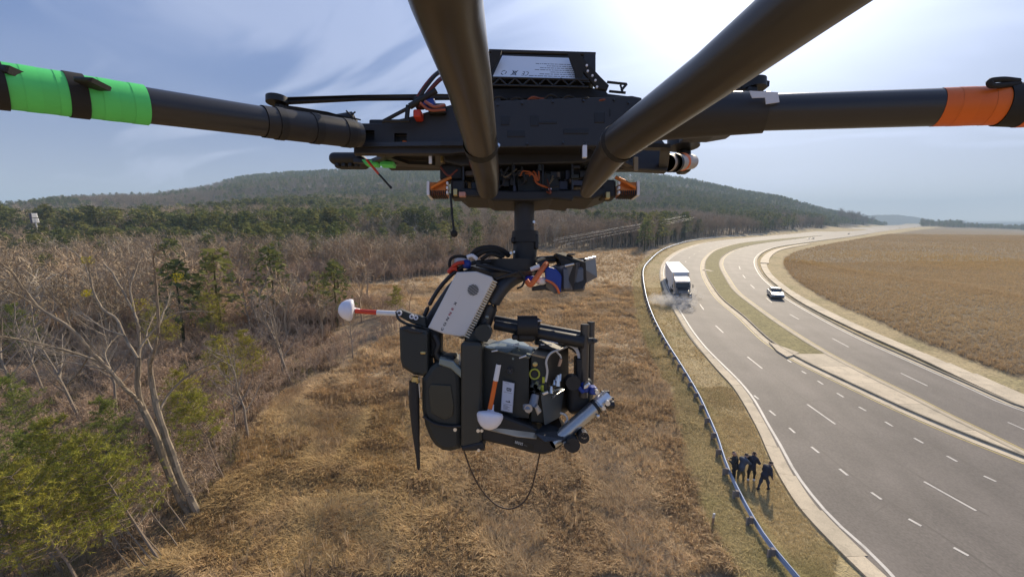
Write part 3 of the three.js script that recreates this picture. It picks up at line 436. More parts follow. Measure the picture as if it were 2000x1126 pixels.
{
  const protos = [bareProto(401, 8), bareProto(402, 8), bareProto(403, 8)], list = [
    [568, 762, 1.25, 'slim leafless tree at the tip of the wood where the dry bank begins'], [556, 764, 1.1, 'thinner leafless tree crossing the slim one at the tip of the wood'],
    [690, 716, 0.75, 'leafless sapling standing below the upper white dome antenna'], [401, 662, 0.8, 'second bare trunk standing in the pale clearing, right of its neighbour'], [384, 660, 0.8, 'first bare trunk standing in the pale clearing behind the twin trunked tree'],
    [492, 676, 1.0, 'dark leafless tree in front of the clearing, left of the brown thicket'], [514, 680, 0.85, 'thin leafless tree at the left end of the brown thicket'], [580, 640, 0.75, 'small leafless tree inside the brown thicket'], [618, 648, 0.8, 'leafless tree deep in the brown thicket left of the dome antenna'],
    [166, 852, 1.35, 'leaning leafless tree behind the green pines on the left'], [232, 838, 1.15, 'pale crooked leafless tree between the twin trunks and the pines'], [40, 835, 1.4, 'leafless tree with low pale limbs near the left edge of the photo'], [95, 800, 1.2, 'grey leafless tree far behind the leftmost pines'],
    [487, 876, 0.95, 'slim bare tree at the notch in the wood edge beside the young pine'], [462, 862, 0.7, 'short dark sapling beside the slim bare tree at the notch'], [30, 1010, 0.55, 'bleached dead sapling at the far left among the pines'],
  ];
  list.forEach(([x, y, k, label], i) => { const B = rayHit(x, y); B.y = landHeight(B.x, B.z) - 0.05; const o = thing('bare_tree', label, 'tree', B, i * 2.1, undefined); o.scale.setScalar(k); o.rotation.z = 0.10 + 0.05 * Math.sin(i * 3); o.rotation.order = 'ZYX'; if (x > 560 && x < 575) o.rotation.z = 0.17; piece('trunk', protos[i % 3][0], barkMat, o); piece('crown', protos[i % 3][1], barkMat, o); });
}
// pines of the near wood
function pineProto(seed, h, low, n) { const r = rng(seed), s = new Soup(), c = new Soup(), br = new Soup(); const T = []; for (let i = 0; i <= 6; i++) T.push(V((r() - 0.5) * 0.05 * h * i / 6, h * i / 6 * 0.97, (r() - 0.5) * 0.05 * h * i / 6)); s.tube(T, T.map((_, i) => h * 0.011 * (1 - i / 6.6)), [0.23, 0.175, 0.125], 6);
  for (let i = 0; i < n; i++) { const y = low + (1 - low) * Math.pow((i + r()) / n, 0.85), a = r() * 6.283, l = h * (0.30 * Math.pow(1 - (y - low) / (1.05 - low), 0.65) + 0.03) * (0.55 + 0.55 * r()), k = Math.min(5, Math.floor(y * 6)), p = T[k].clone().lerp(T[k + 1], y * 6 - k), e = p.clone().add(V(Math.cos(a) * l, l * (0.25 + 0.3 * r()), Math.sin(a) * l)); br.tube([p, p.clone().lerp(e, 0.5).add(V(0, -0.03 * l, 0)), e], [h * 0.0035, h * 0.0025, h * 0.001], [0.22, 0.17, 0.12], 3);
    const m = 7 + Math.floor(l * 5); for (let j = 0; j < m; j++) { const q = p.clone().lerp(e, 0.3 + 0.75 * r()).add(V(r() - 0.5, (r() - 0.5) * 0.6, r() - 0.5).multiplyScalar(0.28 * l + 0.1)), sh = 0.65 + 0.7 * r(), col = [sh, sh * (0.95 + 0.1 * r()), sh * 0.8]; for (let w = 0; w < 11; w++) { const d = V(r() - 0.5, r() - 0.3, r() - 0.5).normalize().multiplyScalar(0.13 + 0.08 * r()); c.blade(q, q.clone().add(d), 0.011, col, r); } } }
  s.p.push(...br.p); s.c.push(...br.c); return [s.geo(), c.geo()]; }
{
  const needles = [[0.32, 0.31, 0.055], [0.21, 0.245, 0.055], [0.39, 0.35, 0.065]].map(([a, b, c]) => new THREE.MeshPhysicalMaterial({ color: new THREE.Color().setRGB(a, b, c), vertexColors: true, roughness: 0.8, transmission: 0.35, thickness: 0, side: THREE.DoubleSide, specularIntensity: 0.3 }));
  const P = [pineProto(501, 6, 0.30, 80), pineProto(502, 6, 0.22, 90), pineProto(503, 6, 0.42, 66)], list = [
    [316, 1104, 1.12, 0, 0, 0.42, 'broad olive green pine under the twin trunked bare tree'], [238, 1085, 1.2, 1, 0, 0.3, 'full olive pine left of the twin trunked bare tree'], [150, 1060, 1.0, 1, 1, 0.25, 'darker green pine behind the two olive pines at lower left'],
    [180, 1180, 1.05, 0, 2, 0.35, 'yellow green pine at the bottom edge left of the bare trunks'], [60, 1150, 1.15, 1, 2, 0.2, 'yellow green pine in the bottom left corner'], [20, 1040, 1.1, 1, 1, 0.15, 'dark pine cut by the left edge of the photo, halfway down the wood'],
    [441, 956, 0.95, 2, 0, 0.3, 'young pine with thin dark trunk standing alone at the notch'], [120, 1120, 0.9, 2, 0, 0.3, 'small olive pine between the corner pine and the broad pines'], [395, 880, 0.85, 0, 2, 0.2, 'pale yellow pine behind the young lone pine'],
    [455, 815, 0.9, 0, 2, 0.12, 'faded yellow pine beside the bare trees left of the bank'], [250, 950, 0.85, 1, 1, 0.2, 'dark pine half hidden behind the twin trunks'], [70, 935, 1.0, 2, 1, 0.15, 'dark green pine at the left edge under the long bare limb'],
    [500, 770, 0.8, 1, 2, 0.1, 'low yellow green pine at the tip of the wood'], [775, 640, 0.75, 1, 0, 0.0, 'small green pine standing in the clearing left of the gimbal'], [430, 700, 1.0, 0, 2, 0.08, 'loose yellowish pine in the middle of the bare wood'], [330, 740, 1.0, 2, 2, 0.08, 'yellowish pine seen through the limbs of the twin trunked tree'], [60, 720, 1.0, 1, 1, 0.08, 'green pine far left below the long bare limb'],
  ];
  list.forEach(([x, y, k, p, m, lean, label], i) => { const B = rayHit(x, y); B.y = landHeight(B.x, B.z) - 0.05; const o = thing('pine_tree', label, 'pine', B, 0); o.scale.setScalar(k); o.rotation.order = 'ZYX'; o.rotation.set(0, i * 1.7, lean); const [a, c] = P[p]; piece('trunk', a, barkMat, o); piece('crown', c, needles[m], o); });
  // thin bare trunks standing along the edge below the pines
  const pole = (() => { const r = rng(611), s = new Soup(); s.tube([V(0, 0, 0), V(0.02, 0.8, 0.01), V(-0.02, 1.7, 0), V(0, 2.6, 0.03)], [0.035, 0.03, 0.022, 0.01], [0.22, 0.17, 0.12], 5); twigs(s, [V(0, 1, 0), V(-0.02, 1.7, 0), V(0, 2.6, 0.03)], 0.008, r, 9, 0.6, [0.25, 0.2, 0.15]); return s.geo(); })();
  const sp = [[325, 1098, 'thin leaning sapling, tallest of the row below the olive pines'], [352, 1078, 'thin leaning sapling, second from the upper end of the row below the olive pines'], [370, 1050, 'thin leaning sapling just below the foot of the twin trunked tree'], [310, 1112, 'thin leaning sapling third from the bottom of the row below the pines'], [295, 1120, 'thin leaning sapling second from the bottom edge below the pines'], [438, 952, 'thin sapling beside the trunk of the lone young pine'], [425, 958, 'thin sapling just left of the lone young pine'], [395, 968, 'thin sapling between the twin trunks and the lone young pine'], [262, 1124, 'thin leaning sapling cut by the bottom edge of the photo']]; sp.forEach(([x, y, label], i) => { const B = rayHit(x, y); B.y = landHeight(B.x, B.z) - 0.05; const o = shadows(new THREE.Mesh(pole, barkMat)); o.name = numbered('thin_sapling'); o.position.copy(B); o.scale.setScalar(0.85 + 0.12 * (i % 4)); o.rotation.set(0, i, 0.55 - 0.05 * (i % 3)); o.rotation.order = 'ZYX'; scene.add(o); tag(o, label, 'sapling', 'thin saplings along the wood edge'); });
}
// ---------------------------------------------------------------- people
function capsField(size, box, bones, k = 26) { // summed capsules on a grid: smooth minimum of distances
  const n = size, f = new Float32Array(n * n * n), at = (i) => (i - n / 2) / (n / 2);
  for (const [a, b, ra, rb] of bones) { const R = Math.max(ra, rb) + 0.16, lo = [0, 1, 2].map((q) => Math.max(0, Math.floor(((Math.min(a[q], b[q]) - R - box.c[q]) / box.h + 1) * n / 2))), hi = [0, 1, 2].map((q) => Math.min(n - 1, Math.ceil(((Math.max(a[q], b[q]) + R - box.c[q]) / box.h + 1) * n / 2)));
    const d = [b[0] - a[0], b[1] - a[1], b[2] - a[2]], dd = d[0] * d[0] + d[1] * d[1] + d[2] * d[2] + 1e-9;
    for (let z = lo[2]; z <= hi[2]; z++) for (let y = lo[1]; y <= hi[1]; y++) for (let x = lo[0]; x <= hi[0]; x++) { const p = [at(x) * box.h + box.c[0] - a[0], at(y) * box.h + box.c[1] - a[1], at(z) * box.h + box.c[2] - a[2]]; const t = Math.max(0, Math.min(1, (p[0] * d[0] + p[1] * d[1] + p[2] * d[2]) / dd)); const q = Math.hypot(p[0] - d[0] * t, p[1] - d[1] * t, p[2] - d[2] * t) - lerp(ra, rb, t); f[x + y * n + z * n * n] += Math.exp(-k * q); } }
  for (let i = 0; i < f.length; i++) f[i] = f[i] > 0 ? Math.log(f[i]) / k : -0.3; return f; }
function blob(bones, res = 84, k = 26) {
  let mn = [9, 9, 9], mx = [-9, -9, -9]; for (const [a, b, ra, rb] of bones) for (let q = 0; q < 3; q++) { mn[q] = Math.min(mn[q], a[q] - ra, b[q] - rb); mx[q] = Math.max(mx[q], a[q] + ra, b[q] + rb); }
  const c = mn.map((v, q) => (v + mx[q]) / 2), h = Math.max(...mn.map((v, q) => mx[q] - v)) / 2 + 0.06, box = { c, h };
  const mc = new MarchingCubes(res, new THREE.MeshBasicMaterial(), false, false, 120000); mc.isolation = 0; mc.field.set(capsField(res, box, bones, k)); mc.update();
  const n = mc.count, g = new THREE.BufferGeometry(), p = mc.positionArray.slice(0, n * 3); for (let i = 0; i < n * 3; i += 3) for (let q = 0; q < 3; q++) p[i + q] = p[i + q] * h + c[q];
  g.setAttribute('position', new THREE.BufferAttribute(p, 3)); g.setAttribute('normal', new THREE.BufferAttribute(mc.normalArray.slice(0, n * 3), 3)); return g; }
function handGeo(w, d, side) { // palm, four fingers of different length and a thumb, slightly curled; w wrist, d direction
  const u = new THREE.Vector3(...d).normalize(), s = V(side, 0, 0).addScaledVector(u, -side * u.x).normalize(), f = u.clone().cross(s), at = (a, b, c) => { const v = V(...w).addScaledVector(u, a).addScaledVector(s, b).addScaledVector(f, c); return [v.x, v.y, v.z]; };
  const B = [[at(0, 0, 0), at(0.08, 0, 0.005), 0.024, 0.026], [at(0.05, 0.02, 0), at(0.08, 0.024, 0), 0.018, 0.017], [at(0.05, -0.02, 0), at(0.08, -0.024, 0), 0.018, 0.016]];
  [[-0.03, 0.055], [-0.01, 0.07], [0.011, 0.077], [0.031, 0.068]].forEach(([b, l]) => B.push([at(0.085, b, 0.004), at(0.085 + l * 0.55, b * 1.1, 0.012), 0.0095, 0.009], [at(0.085 + l * 0.55, b * 1.1, 0.012), at(0.085 + l * 0.95, b * 1.1, 0.034), 0.009, 0.0075]));
  B.push([at(0.025, 0.03, 0.008), at(0.06, 0.058, 0.02), 0.012, 0.0105], [at(0.06, 0.058, 0.02), at(0.09, 0.062, 0.03), 0.0105, 0.0085]); return blob(B, 60, 160); }
function person(at, turn, label, group, pose, look) {
  const o = thing('person', label, 'person', at, turn); const J = pose;
  const torso = [[J.hip, J.chest, 0.125, 0.135], [J.chest, J.neck, 0.13, 0.06], [[J.chest[0] - 0.1, J.chest[1] + 0.1, J.chest[2]], [J.chest[0] + 0.1, J.chest[1] + 0.1, J.chest[2]], 0.085, 0.085]];
  const arm = (s, e) => [[J['sh' + s], J['el' + s], 0.052 + e, 0.042 + e], [J['el' + s], J['wr' + s], 0.042 + e, 0.03 + e * 0.8]];
  const leg = (s, e) => [[J['th' + s], J['kn' + s], 0.085 + e, 0.06 + e], [J['kn' + s], J['an' + s], 0.058 + e, 0.042 + e]];
  const hd = J.head, fc = J.face, head = [[[hd[0], hd[1] + 0.02, hd[2]], hd, 0.088, 0.09], [hd, [hd[0] + fc[0] * 0.03, hd[1] - 0.07, hd[2] + fc[2] * 0.03], 0.08, 0.055], [J.neck, hd, 0.055, 0.055]];
  const fx = (a, b, c) => [hd[0] + fc[0] * a - fc[2] * b, hd[1] + c, hd[2] + fc[2] * a + fc[0] * b];
  const face = [[fx(0.085, 0, 0.0), fx(0.105, 0, -0.03), 0.012, 0.016], [fx(0, 0.09, -0.01), fx(-0.01, 0.095, -0.03), 0.018, 0.014], [fx(0, -0.09, -0.01), fx(-0.01, -0.095, -0.03), 0.018, 0.014]];
  const body = blob([...torso.map(([a, b, c, d]) => [a, b, c - 0.03, d - 0.03]), ...arm('L', -0.006), ...arm('R', -0.006), ...leg('L', -0.02), ...leg('R', -0.02), ...head, ...face], 96, 34);
  const dir = (s) => [0, 1, 2].map((q) => J['wr' + s][q] - J['el' + s][q]);
  const skin = std(0.42, 0.25, 0.17, 0.6);
  piece('body', mergeGeometries([body, handGeo(J.wrL, dir('L'), -1), handGeo(J.wrR, dir('R'), 1)]), skin, o);
  const eye = std(0.03, 0.02, 0.02, 0.3); piece('eyes', mergeGeometries([1, -1].map((s) => new THREE.SphereGeometry(0.012, 8, 6).translate(...fx(0.082, 0.033 * s, 0.015)))), eye, o);
  piece('mouth', new THREE.SphereGeometry(0.02, 8, 6).scale(1, 0.3, 0.5).translate(...fx(0.088, 0, -0.065)), std(0.3, 0.12, 0.1, 0.6), o);
  piece('jacket', blob([...torso.map(([a, b, c, d]) => [a, b, c + 0.025, d + 0.02]), [J.hip, [J.hip[0], J.hip[1] - 0.1, J.hip[2]], 0.16, 0.165], ...arm('L', 0.016), ...arm('R', 0.016)], 84, 22), look.jacket, o);
  piece('trousers', blob([[J.hip, [J.hip[0], J.hip[1] - 0.06, J.hip[2]], 0.13, 0.12], ...leg('L', 0.012), ...leg('R', 0.012)], 84, 26), look.trousers, o);
  for (const s of ['L', 'R']) { const a = J['an' + s]; piece('shoe', blob([[[a[0], a[1] - 0.04, a[2] + 0.05], [a[0] - 0.01, a[1] - 0.06, a[2] - 0.15], 0.05, 0.038], [[a[0], a[1], a[2]], [a[0], a[1] - 0.04, a[2] + 0.03], 0.048, 0.05]], 36, 40), look.shoes, o); }
  piece(look.hat ? 'cap' : 'hair', look.hat ? mergeGeometries([new THREE.SphereGeometry(0.108, 16, 10, 0, 6.283, 0, 1.6).translate(hd[0], hd[1] + 0.03, hd[2]), new THREE.CylinderGeometry(0.08, 0.085, 0.012, 14).scale(0.9, 1, 0.9).translate(hd[0] + fc[0] * 0.1, hd[1] + 0.045, hd[2] + fc[2] * 0.1)]) : blob([[[hd[0] - fc[0] * 0.02, hd[1] + 0.045, hd[2] - fc[2] * 0.02], [hd[0] - fc[0] * 0.035, hd[1] - 0.03, hd[2] - fc[2] * 0.035], 0.092, 0.082]], 30, 40), look.hair, o);
  return o;
}
// facing -z before the turn; y up; feet on 0
function stand(o = {}) { const L = o.lean ?? 0.1, sl = o.side ?? 0, st = o.stride ?? 0.12, hy = 0.92, hx = 0; const up = (t) => [hx + Math.sin(sl) * t, hy + Math.cos(L) * Math.cos(sl) * t, -Math.sin(L) * t];
  const hip = [0, hy, 0], chest = up(0.36), neck = up(0.56), head = up(0.72); head[2] -= 0.03; const ls = o.legs ?? 0.1; const P = { hip, chest, neck, head, face: o.face ?? [0, 0, -1], shL: [chest[0] - 0.19, chest[1] + 0.12, chest[2]], shR: [chest[0] + 0.19, chest[1] + 0.12, chest[2]], thL: [-0.09, hy - 0.04, 0], thR: [0.09, hy - 0.04, 0], knL: [-ls, 0.5, -0.04 + st * 0.5], knR: [ls, 0.5, -0.06 - st * 0.4], anL: [-ls, 0.1, st], anR: [ls, 0.1, -st] };
  const a = o.arms ?? 'down'; for (const [s, k] of [['L', -1], ['R', 1]]) { const S = P['sh' + s]; if (a === 'down') { P['el' + s] = [S[0] + k * 0.06, S[1] - 0.28, S[2] + 0.04 * k]; P['wr' + s] = [S[0] + k * 0.05, S[1] - 0.52, S[2] - 0.1]; } else if (a === 'hold') { P['el' + s] = [S[0] + k * 0.12, S[1] - 0.24, S[2] - 0.04]; P['wr' + s] = [S[0] - k * 0.02, S[1] - 0.2, S[2] - 0.26]; } else if (a === 'reach') { P['el' + s] = [S[0] + k * 0.08, S[1] - 0.18, S[2] - 0.16]; P['wr' + s] = [S[0] + 0.02, S[1] - 0.22, S[2] - 0.4]; } }
  return P; }
{
  const navy = std(0.018, 0.019, 0.034, 0.8), black = std(0.012, 0.012, 0.015, 0.8), slate = std(0.06, 0.07, 0.095, 0.8), olive = std(0.14, 0.115, 0.06, 0.9), jean = std(0.03, 0.034, 0.055, 0.85), white = std(0.7, 0.7, 0.7, 0.7), dark = std(0.02, 0.017, 0.014, 0.7), hair = std(0.035, 0.022, 0.014, 0.7);
  const on = (x, y) => { const p = rayHit(x, y); p.y = base(p.x, p.z) - 0.02; return p; };
  person(on(1434, 936), 0.9, 'person in a long black coat nearest the guardrail, turned to the side', 0, stand({ lean: 0.12, arms: 'hold', stride: 0.05, face: [-0.6, 0, 0.8] }), { jacket: black, trousers: black, shoes: dark, hair: dark });
  person(on(1446, 939), -1.0, 'person in a slate jacket and olive trousers bending forward beside the black coat', 0, stand({ lean: 0.62, arms: 'reach', stride: 0.14, face: [0.3, 0, -0.95] }), { jacket: slate, trousers: olive, shoes: dark, hair, hat: true });
  person(on(1467, 937), -0.55, 'person all in dark navy with white shoes, elbows out, third from the guardrail', 0, stand({ lean: 0.25, side: 0.06, arms: 'hold', stride: 0.08, legs: 0.15 }), { jacket: navy, trousers: black, shoes: white, hair });
  person(on(1491, 955), -1.15, 'person in a navy jacket striding toward the road, nearest the kerb', 0, stand({ lean: 0.55, side: 0.04, arms: 'down', stride: 0.27, legs: 0.12 }), { jacket: navy, trousers: jean, shoes: dark, hair, hat: true });
}
// ---------------------------------------------------------------- vehicles
function rb(w, h, l, r, x, y, z) { return new RoundedBoxGeometry(w, h, l, 2, r).translate(x, y, z); }
function wheelParts(parent, x, z, R, w, tyreM, rimM) { const t = piece('wheel', new THREE.TorusGeometry(R * 0.74, R * 0.26, 10, 24).rotateY(Math.PI / 2).scale(w / (R * 0.52), 1, 1), tyreM, parent); t.position.set(x, R, z); piece('rim', new THREE.CylinderGeometry(R * 0.56, R * 0.5, w * 0.9, 18).rotateZ(Math.PI / 2), rimM, t); }
{
  const near = rayHit(1332, 531, 4.1), dirp = rayHit(1315, 504, 4.1), y0 = base(near.x, near.z); const dx = near.x - dirp.x, dz = near.z - dirp.z, turn = Math.atan2(dx, dz); // faces +z
  const o = thing('semi_truck', 'dark semi truck with a tall white box trailer kicking up dust on the shoulder', 'truck', V(near.x, y0, near.z), turn);
  const white = std(0.80, 0.80, 0.79, 0.45), blk = std(0.025, 0.026, 0.03, 0.35), glass = std(0.02, 0.025, 0.03, 0.08), chrome = std(0.7, 0.7, 0.7, 0.2, 1), tyre = std(0.02, 0.02, 0.02, 0.9), steel = std(0.12, 0.12, 0.12, 0.6, 0.4), lamp = std(0.8, 0.8, 0.75, 0.1);
  o.rotation.order = 'YXZ'; o.rotation.z = 0.045;
  const box = piece('trailer', rb(2.7, 2.85, 18, 0.04, 0, 2.68, -9), white, o);
  for (let i = 0; i < 17; i++) for (const s of [-1, 1]) piece('side_rib', new THREE.BoxGeometry(0.02, 2.7, 0.05), std(0.7, 0.7, 0.7, 0.5), box).position.set(s * 1.36, 2.68, -0.6 - i * 1.05);
  piece('nose_panel', rb(2.3, 2.3, 0.06, 0.02, 0, 2.75, 0.03), std(0.62, 0.64, 0.66, 0.5), box);
  piece('chassis', mergeGeometries([new THREE.BoxGeometry(1.0, 0.22, 17).translate(0, 1.12, -9.1), new THREE.BoxGeometry(0.95, 0.25, 7.2).translate(0, 0.85, 2.4)]), steel, o);
  for (const s of [-1, 1]) { piece('skirt', new THREE.BoxGeometry(0.03, 0.75, 6.2).translate(s * 1.3, 0.85, -7.2), white, o); piece('landing_leg', new THREE.BoxGeometry(0.12, 0.9, 0.12).translate(s * 0.75, 0.7, -3.2), steel, o); piece('mud_flap', new THREE.BoxGeometry(0.6, 0.6, 0.02).translate(s * 0.95, 0.6, -17.6), tyre, o); }
  // tractor
  const cab = piece('cab', mergeGeometries([rb(2.4, 2.1, 2.3, 0.12, 0, 2.15, 1.9), rb(2.3, 1.5, 1.0, 0.12, 0, 1.85, 3.3)]), std(0.34, 0.34, 0.35, 0.35, 0.2), o);
  const fair = new THREE.Shape([[0.8, 3.12], [2.95, 3.1], [3.2, 3.12], [1.7, 3.38], [0.8, 3.44]].map((p) => new THREE.Vector2(...p))); piece('roof_fairing', new THREE.ExtrudeGeometry(fair, { depth: 2.1, bevelEnabled: true, bevelSize: 0.06, bevelThickness: 0.06, bevelSegments: 2 }).rotateY(-Math.PI / 2).translate(1.05, 0, 0), white, o);
  piece('sun_visor', rb(2.2, 0.2, 0.4, 0.05, 0, 3.0, 3.85).rotateX(0), white, o);
  piece('windscreen', new THREE.BoxGeometry(2.0, 0.85, 0.05).rotateX(-0.25).translate(0, 2.5, 3.86), glass, cab);
  for (const s of [-1, 1]) { piece('side_window', new THREE.BoxGeometry(0.03, 0.65, 0.8).translate(s * 1.165, 2.35, 3.2), glass, cab); const mi = piece('mirror', rb(0.12, 0.55, 0.16, 0.04, s * 1.5, 2.3, 3.7), blk, o); piece('mirror_arm', new THREE.BoxGeometry(0.4, 0.03, 0.03).translate(s * 1.3, 2.5, 3.65), chrome, mi); piece('exhaust_stack', new THREE.CylinderGeometry(0.08, 0.08, 2.6, 12).translate(s * 1.1, 2.7, 0.65), chrome, o); piece('fuel_tank', new THREE.CylinderGeometry(0.33, 0.33, 1.4, 16).rotateX(Math.PI / 2).translate(s * 0.98, 0.75, 2.2), chrome, o); piece('headlight', rb(0.4, 0.22, 0.1, 0.04, s * 0.85, 1.05, 5.83), lamp, o); piece('fender', new THREE.CylinderGeometry(0.66, 0.66, 0.42, 18, 1, false, -Math.PI / 2, Math.PI).rotateZ(Math.PI / 2).rotateX(0).translate(s * 0.98, 0.72, 5.0), blk, o); }
  const hood = new THREE.Shape([[3.75, 0.75], [5.8, 0.7], [5.85, 1.5], [5.4, 1.72], [3.75, 2.05]].map((p) => new THREE.Vector2(...p))); piece('hood', new THREE.ExtrudeGeometry(hood, { depth: 1.5, bevelEnabled: true, bevelSize: 0.08, bevelThickness: 0.08, bevelSegments: 2 }).rotateY(-Math.PI / 2).translate(0.75, 0, 0), blk, o);
  const gr = piece('grille', new THREE.BoxGeometry(1.0, 0.8, 0.05).translate(0, 1.15, 5.96), steel, o); for (let i = 0; i < 6; i++) piece('grille_bar', new THREE.BoxGeometry(0.96, 0.035, 0.03).translate(0, 0.84 + i * 0.125, 5.995), chrome, gr);
  piece('bumper', rb(2.4, 0.38, 0.25, 0.06, 0, 0.5, 5.95), chrome, o);
  for (const s of [-1, 1]) { wheelParts(o, s * 1.0, 5.0, 0.5, 0.3, tyre, chrome); for (const z of [0.4, -0.9, -15.2, -16.5]) { wheelParts(o, s * 1.08, z, 0.5, 0.28, tyre, chrome); wheelParts(o, s * 0.75, z, 0.5, 0.28, tyre, chrome); } }
  for (let i = 0; i < 5; i++) piece('marker_light', rb(0.1, 0.05, 0.06, 0.02, -0.6 + i * 0.3, 3.13, 4.02), std(0.7, 0.35, 0.05, 0.3), o);
}
function car(at, turn, label, group, paint, scale = 1) {
  const o = thing('car', label, 'car', at, turn, group); o.scale.setScalar(scale);
  const glass = std(0.03, 0.035, 0.04, 0.06), tyre = std(0.02, 0.02, 0.02, 0.9), rim = std(0.5, 0.5, 0.5, 0.3, 0.9), dark = std(0.03, 0.03, 0.03, 0.6), lamp = std(0.85, 0.85, 0.82, 0.1);
  const ex = (pts, w, bev, mat, name) => piece(name, new THREE.ExtrudeGeometry(new THREE.Shape(pts.map((p) => new THREE.Vector2(...p))), { depth: w - 2 * bev, bevelEnabled: true, bevelSize: bev, bevelThickness: bev, bevelSegments: 3 }).rotateY(-Math.PI / 2).translate(w / 2 - bev, 0, 0), mat, o);
  const body = ex([[-2.2, 0.35], [2.15, 0.32], [2.28, 0.5], [2.2, 0.68], [1.2, 0.88], [0.9, 0.92], [-1.5, 0.95], [-2.25, 0.9], [-2.3, 0.55]], 1.8, 0.08, paint, 'body');
  const cabin = ex([[-1.75, 0.9], [1.05, 0.86], [0.3, 1.33], [-0.2, 1.4], [-0.9, 1.38]], 1.5, 0.1, glass, 'cabin'); piece('roof', rb(1.3, 0.06, 1.5, 0.03, 0, 1.475, -0.35), paint, cabin);
  for (const s of [-1, 1]) { piece('headlight', rb(0.42, 0.14, 0.2, 0.04, s * 0.66, 0.62, 2.2), lamp, o); piece('tail_light', rb(0.4, 0.14, 0.1, 0.03, s * 0.66, 0.78, -2.33), std(0.4, 0.02, 0.02, 0.3), o); piece('mirror', rb(0.2, 0.13, 0.12, 0.04, s * 0.98, 0.98, 0.75), paint, o); for (const z of [1.4, -1.35]) wheelParts(o, s * 0.78, z, 0.33, 0.22, tyre, rim); }
  piece('grille', rb(0.9, 0.16, 0.05, 0.02, 0, 0.5, 2.34), dark, o); return o;
}
{
  const silver = std(0.36, 0.37, 0.375, 0.35, 0.6), p = rayHit(1514, 580), q = gxz(1497, 562); p.y = base(p.x, p.z) + 0.05;
  car(p, Math.atan2(p.x - q[0], p.z - q[1]), 'silver sedan driving toward the camera in the right hand lanes', undefined, silver, 1.0);
  const far = [[1579, 467.2, 'pale car, left one of a pair far up the road', 0.35], [1588, 466.6, 'dark car, right one of a pair far up the road', 0.05], [1658, 457.6, 'single dark car beyond the pair on the far road', 0.04], [1758, 444.8, 'tiny dark car near the end of the road', 0.05], [1787, 444.2, 'tiny car farthest away where the road vanishes', 0.06]];
  for (const [x, y, l, k] of far) { const a = rayHit(x, y), b = gxz(x - 8, y + 1.2); a.y = base(a.x, a.z) + 0.1; car(a, Math.atan2(b[0] - a.x, b[1] - a.z), l, undefined, std(k, k, k * 1.02, 0.3, 0.3), 0.55); }
}
// dust thrown up by the truck: many thin puffs
{
  const r = rng(801), L = []; const puff = new THREE.IcosahedronGeometry(1, 3); { const p = puff.attributes.position; for (let i = 0; i < p.count; i++) { const v = V(p.getX(i), p.getY(i), p.getZ(i)), k = 0.72 + 0.6 * fbm(v.x * 1.6 + 5, v.y * 1.6 + v.z * 2.1, 3, 3); p.setXYZ(i, v.x * k, v.y * k, v.z * k); } puff.computeVertexNormals(); }
  const add = (px, py, n, sx, sy, sz, k0, k1) => { const c = rayHit(px, py); c.y = base(c.x, c.z); for (let i = 0; i < n; i++) { const g = () => (r() + r() + r()) / 1.5 - 1; const k = lerp(k0, k1, r() * r()); L.push([new THREE.Matrix4().compose(V(c.x + g() * sx, c.y + k * 0.4 + Math.abs(g()) * sy, c.z + g() * sz), new THREE.Quaternion().setFromEuler(new THREE.Euler(r() * 6, r() * 6, r() * 6)), V(k, k * 0.75, k)), null]); } };
  add(1314, 597, 44, 4.2, 1.9, 3.0, 0.4, 1.4); add(1300, 594, 20, 4.2, 1.2, 2.6, 0.4, 1.2); add(1336, 606, 16, 1.8, 1.2, 2.0, 0.25, 0.8); add(1347, 578, 10, 2, 2.5, 3, 0.4, 1.1);
  stuffCopies('dust_cloud', 'grey dust swirling round the front wheels of the truck', puff, new THREE.MeshPhysicalMaterial({ color: new THREE.Color().setRGB(0.85, 0.82, 0.76), roughness: 1, transmission: 0.5, thickness: 0, specularIntensity: 0, transparent: true, opacity: 0.10, depthWrite: false }), L);
}
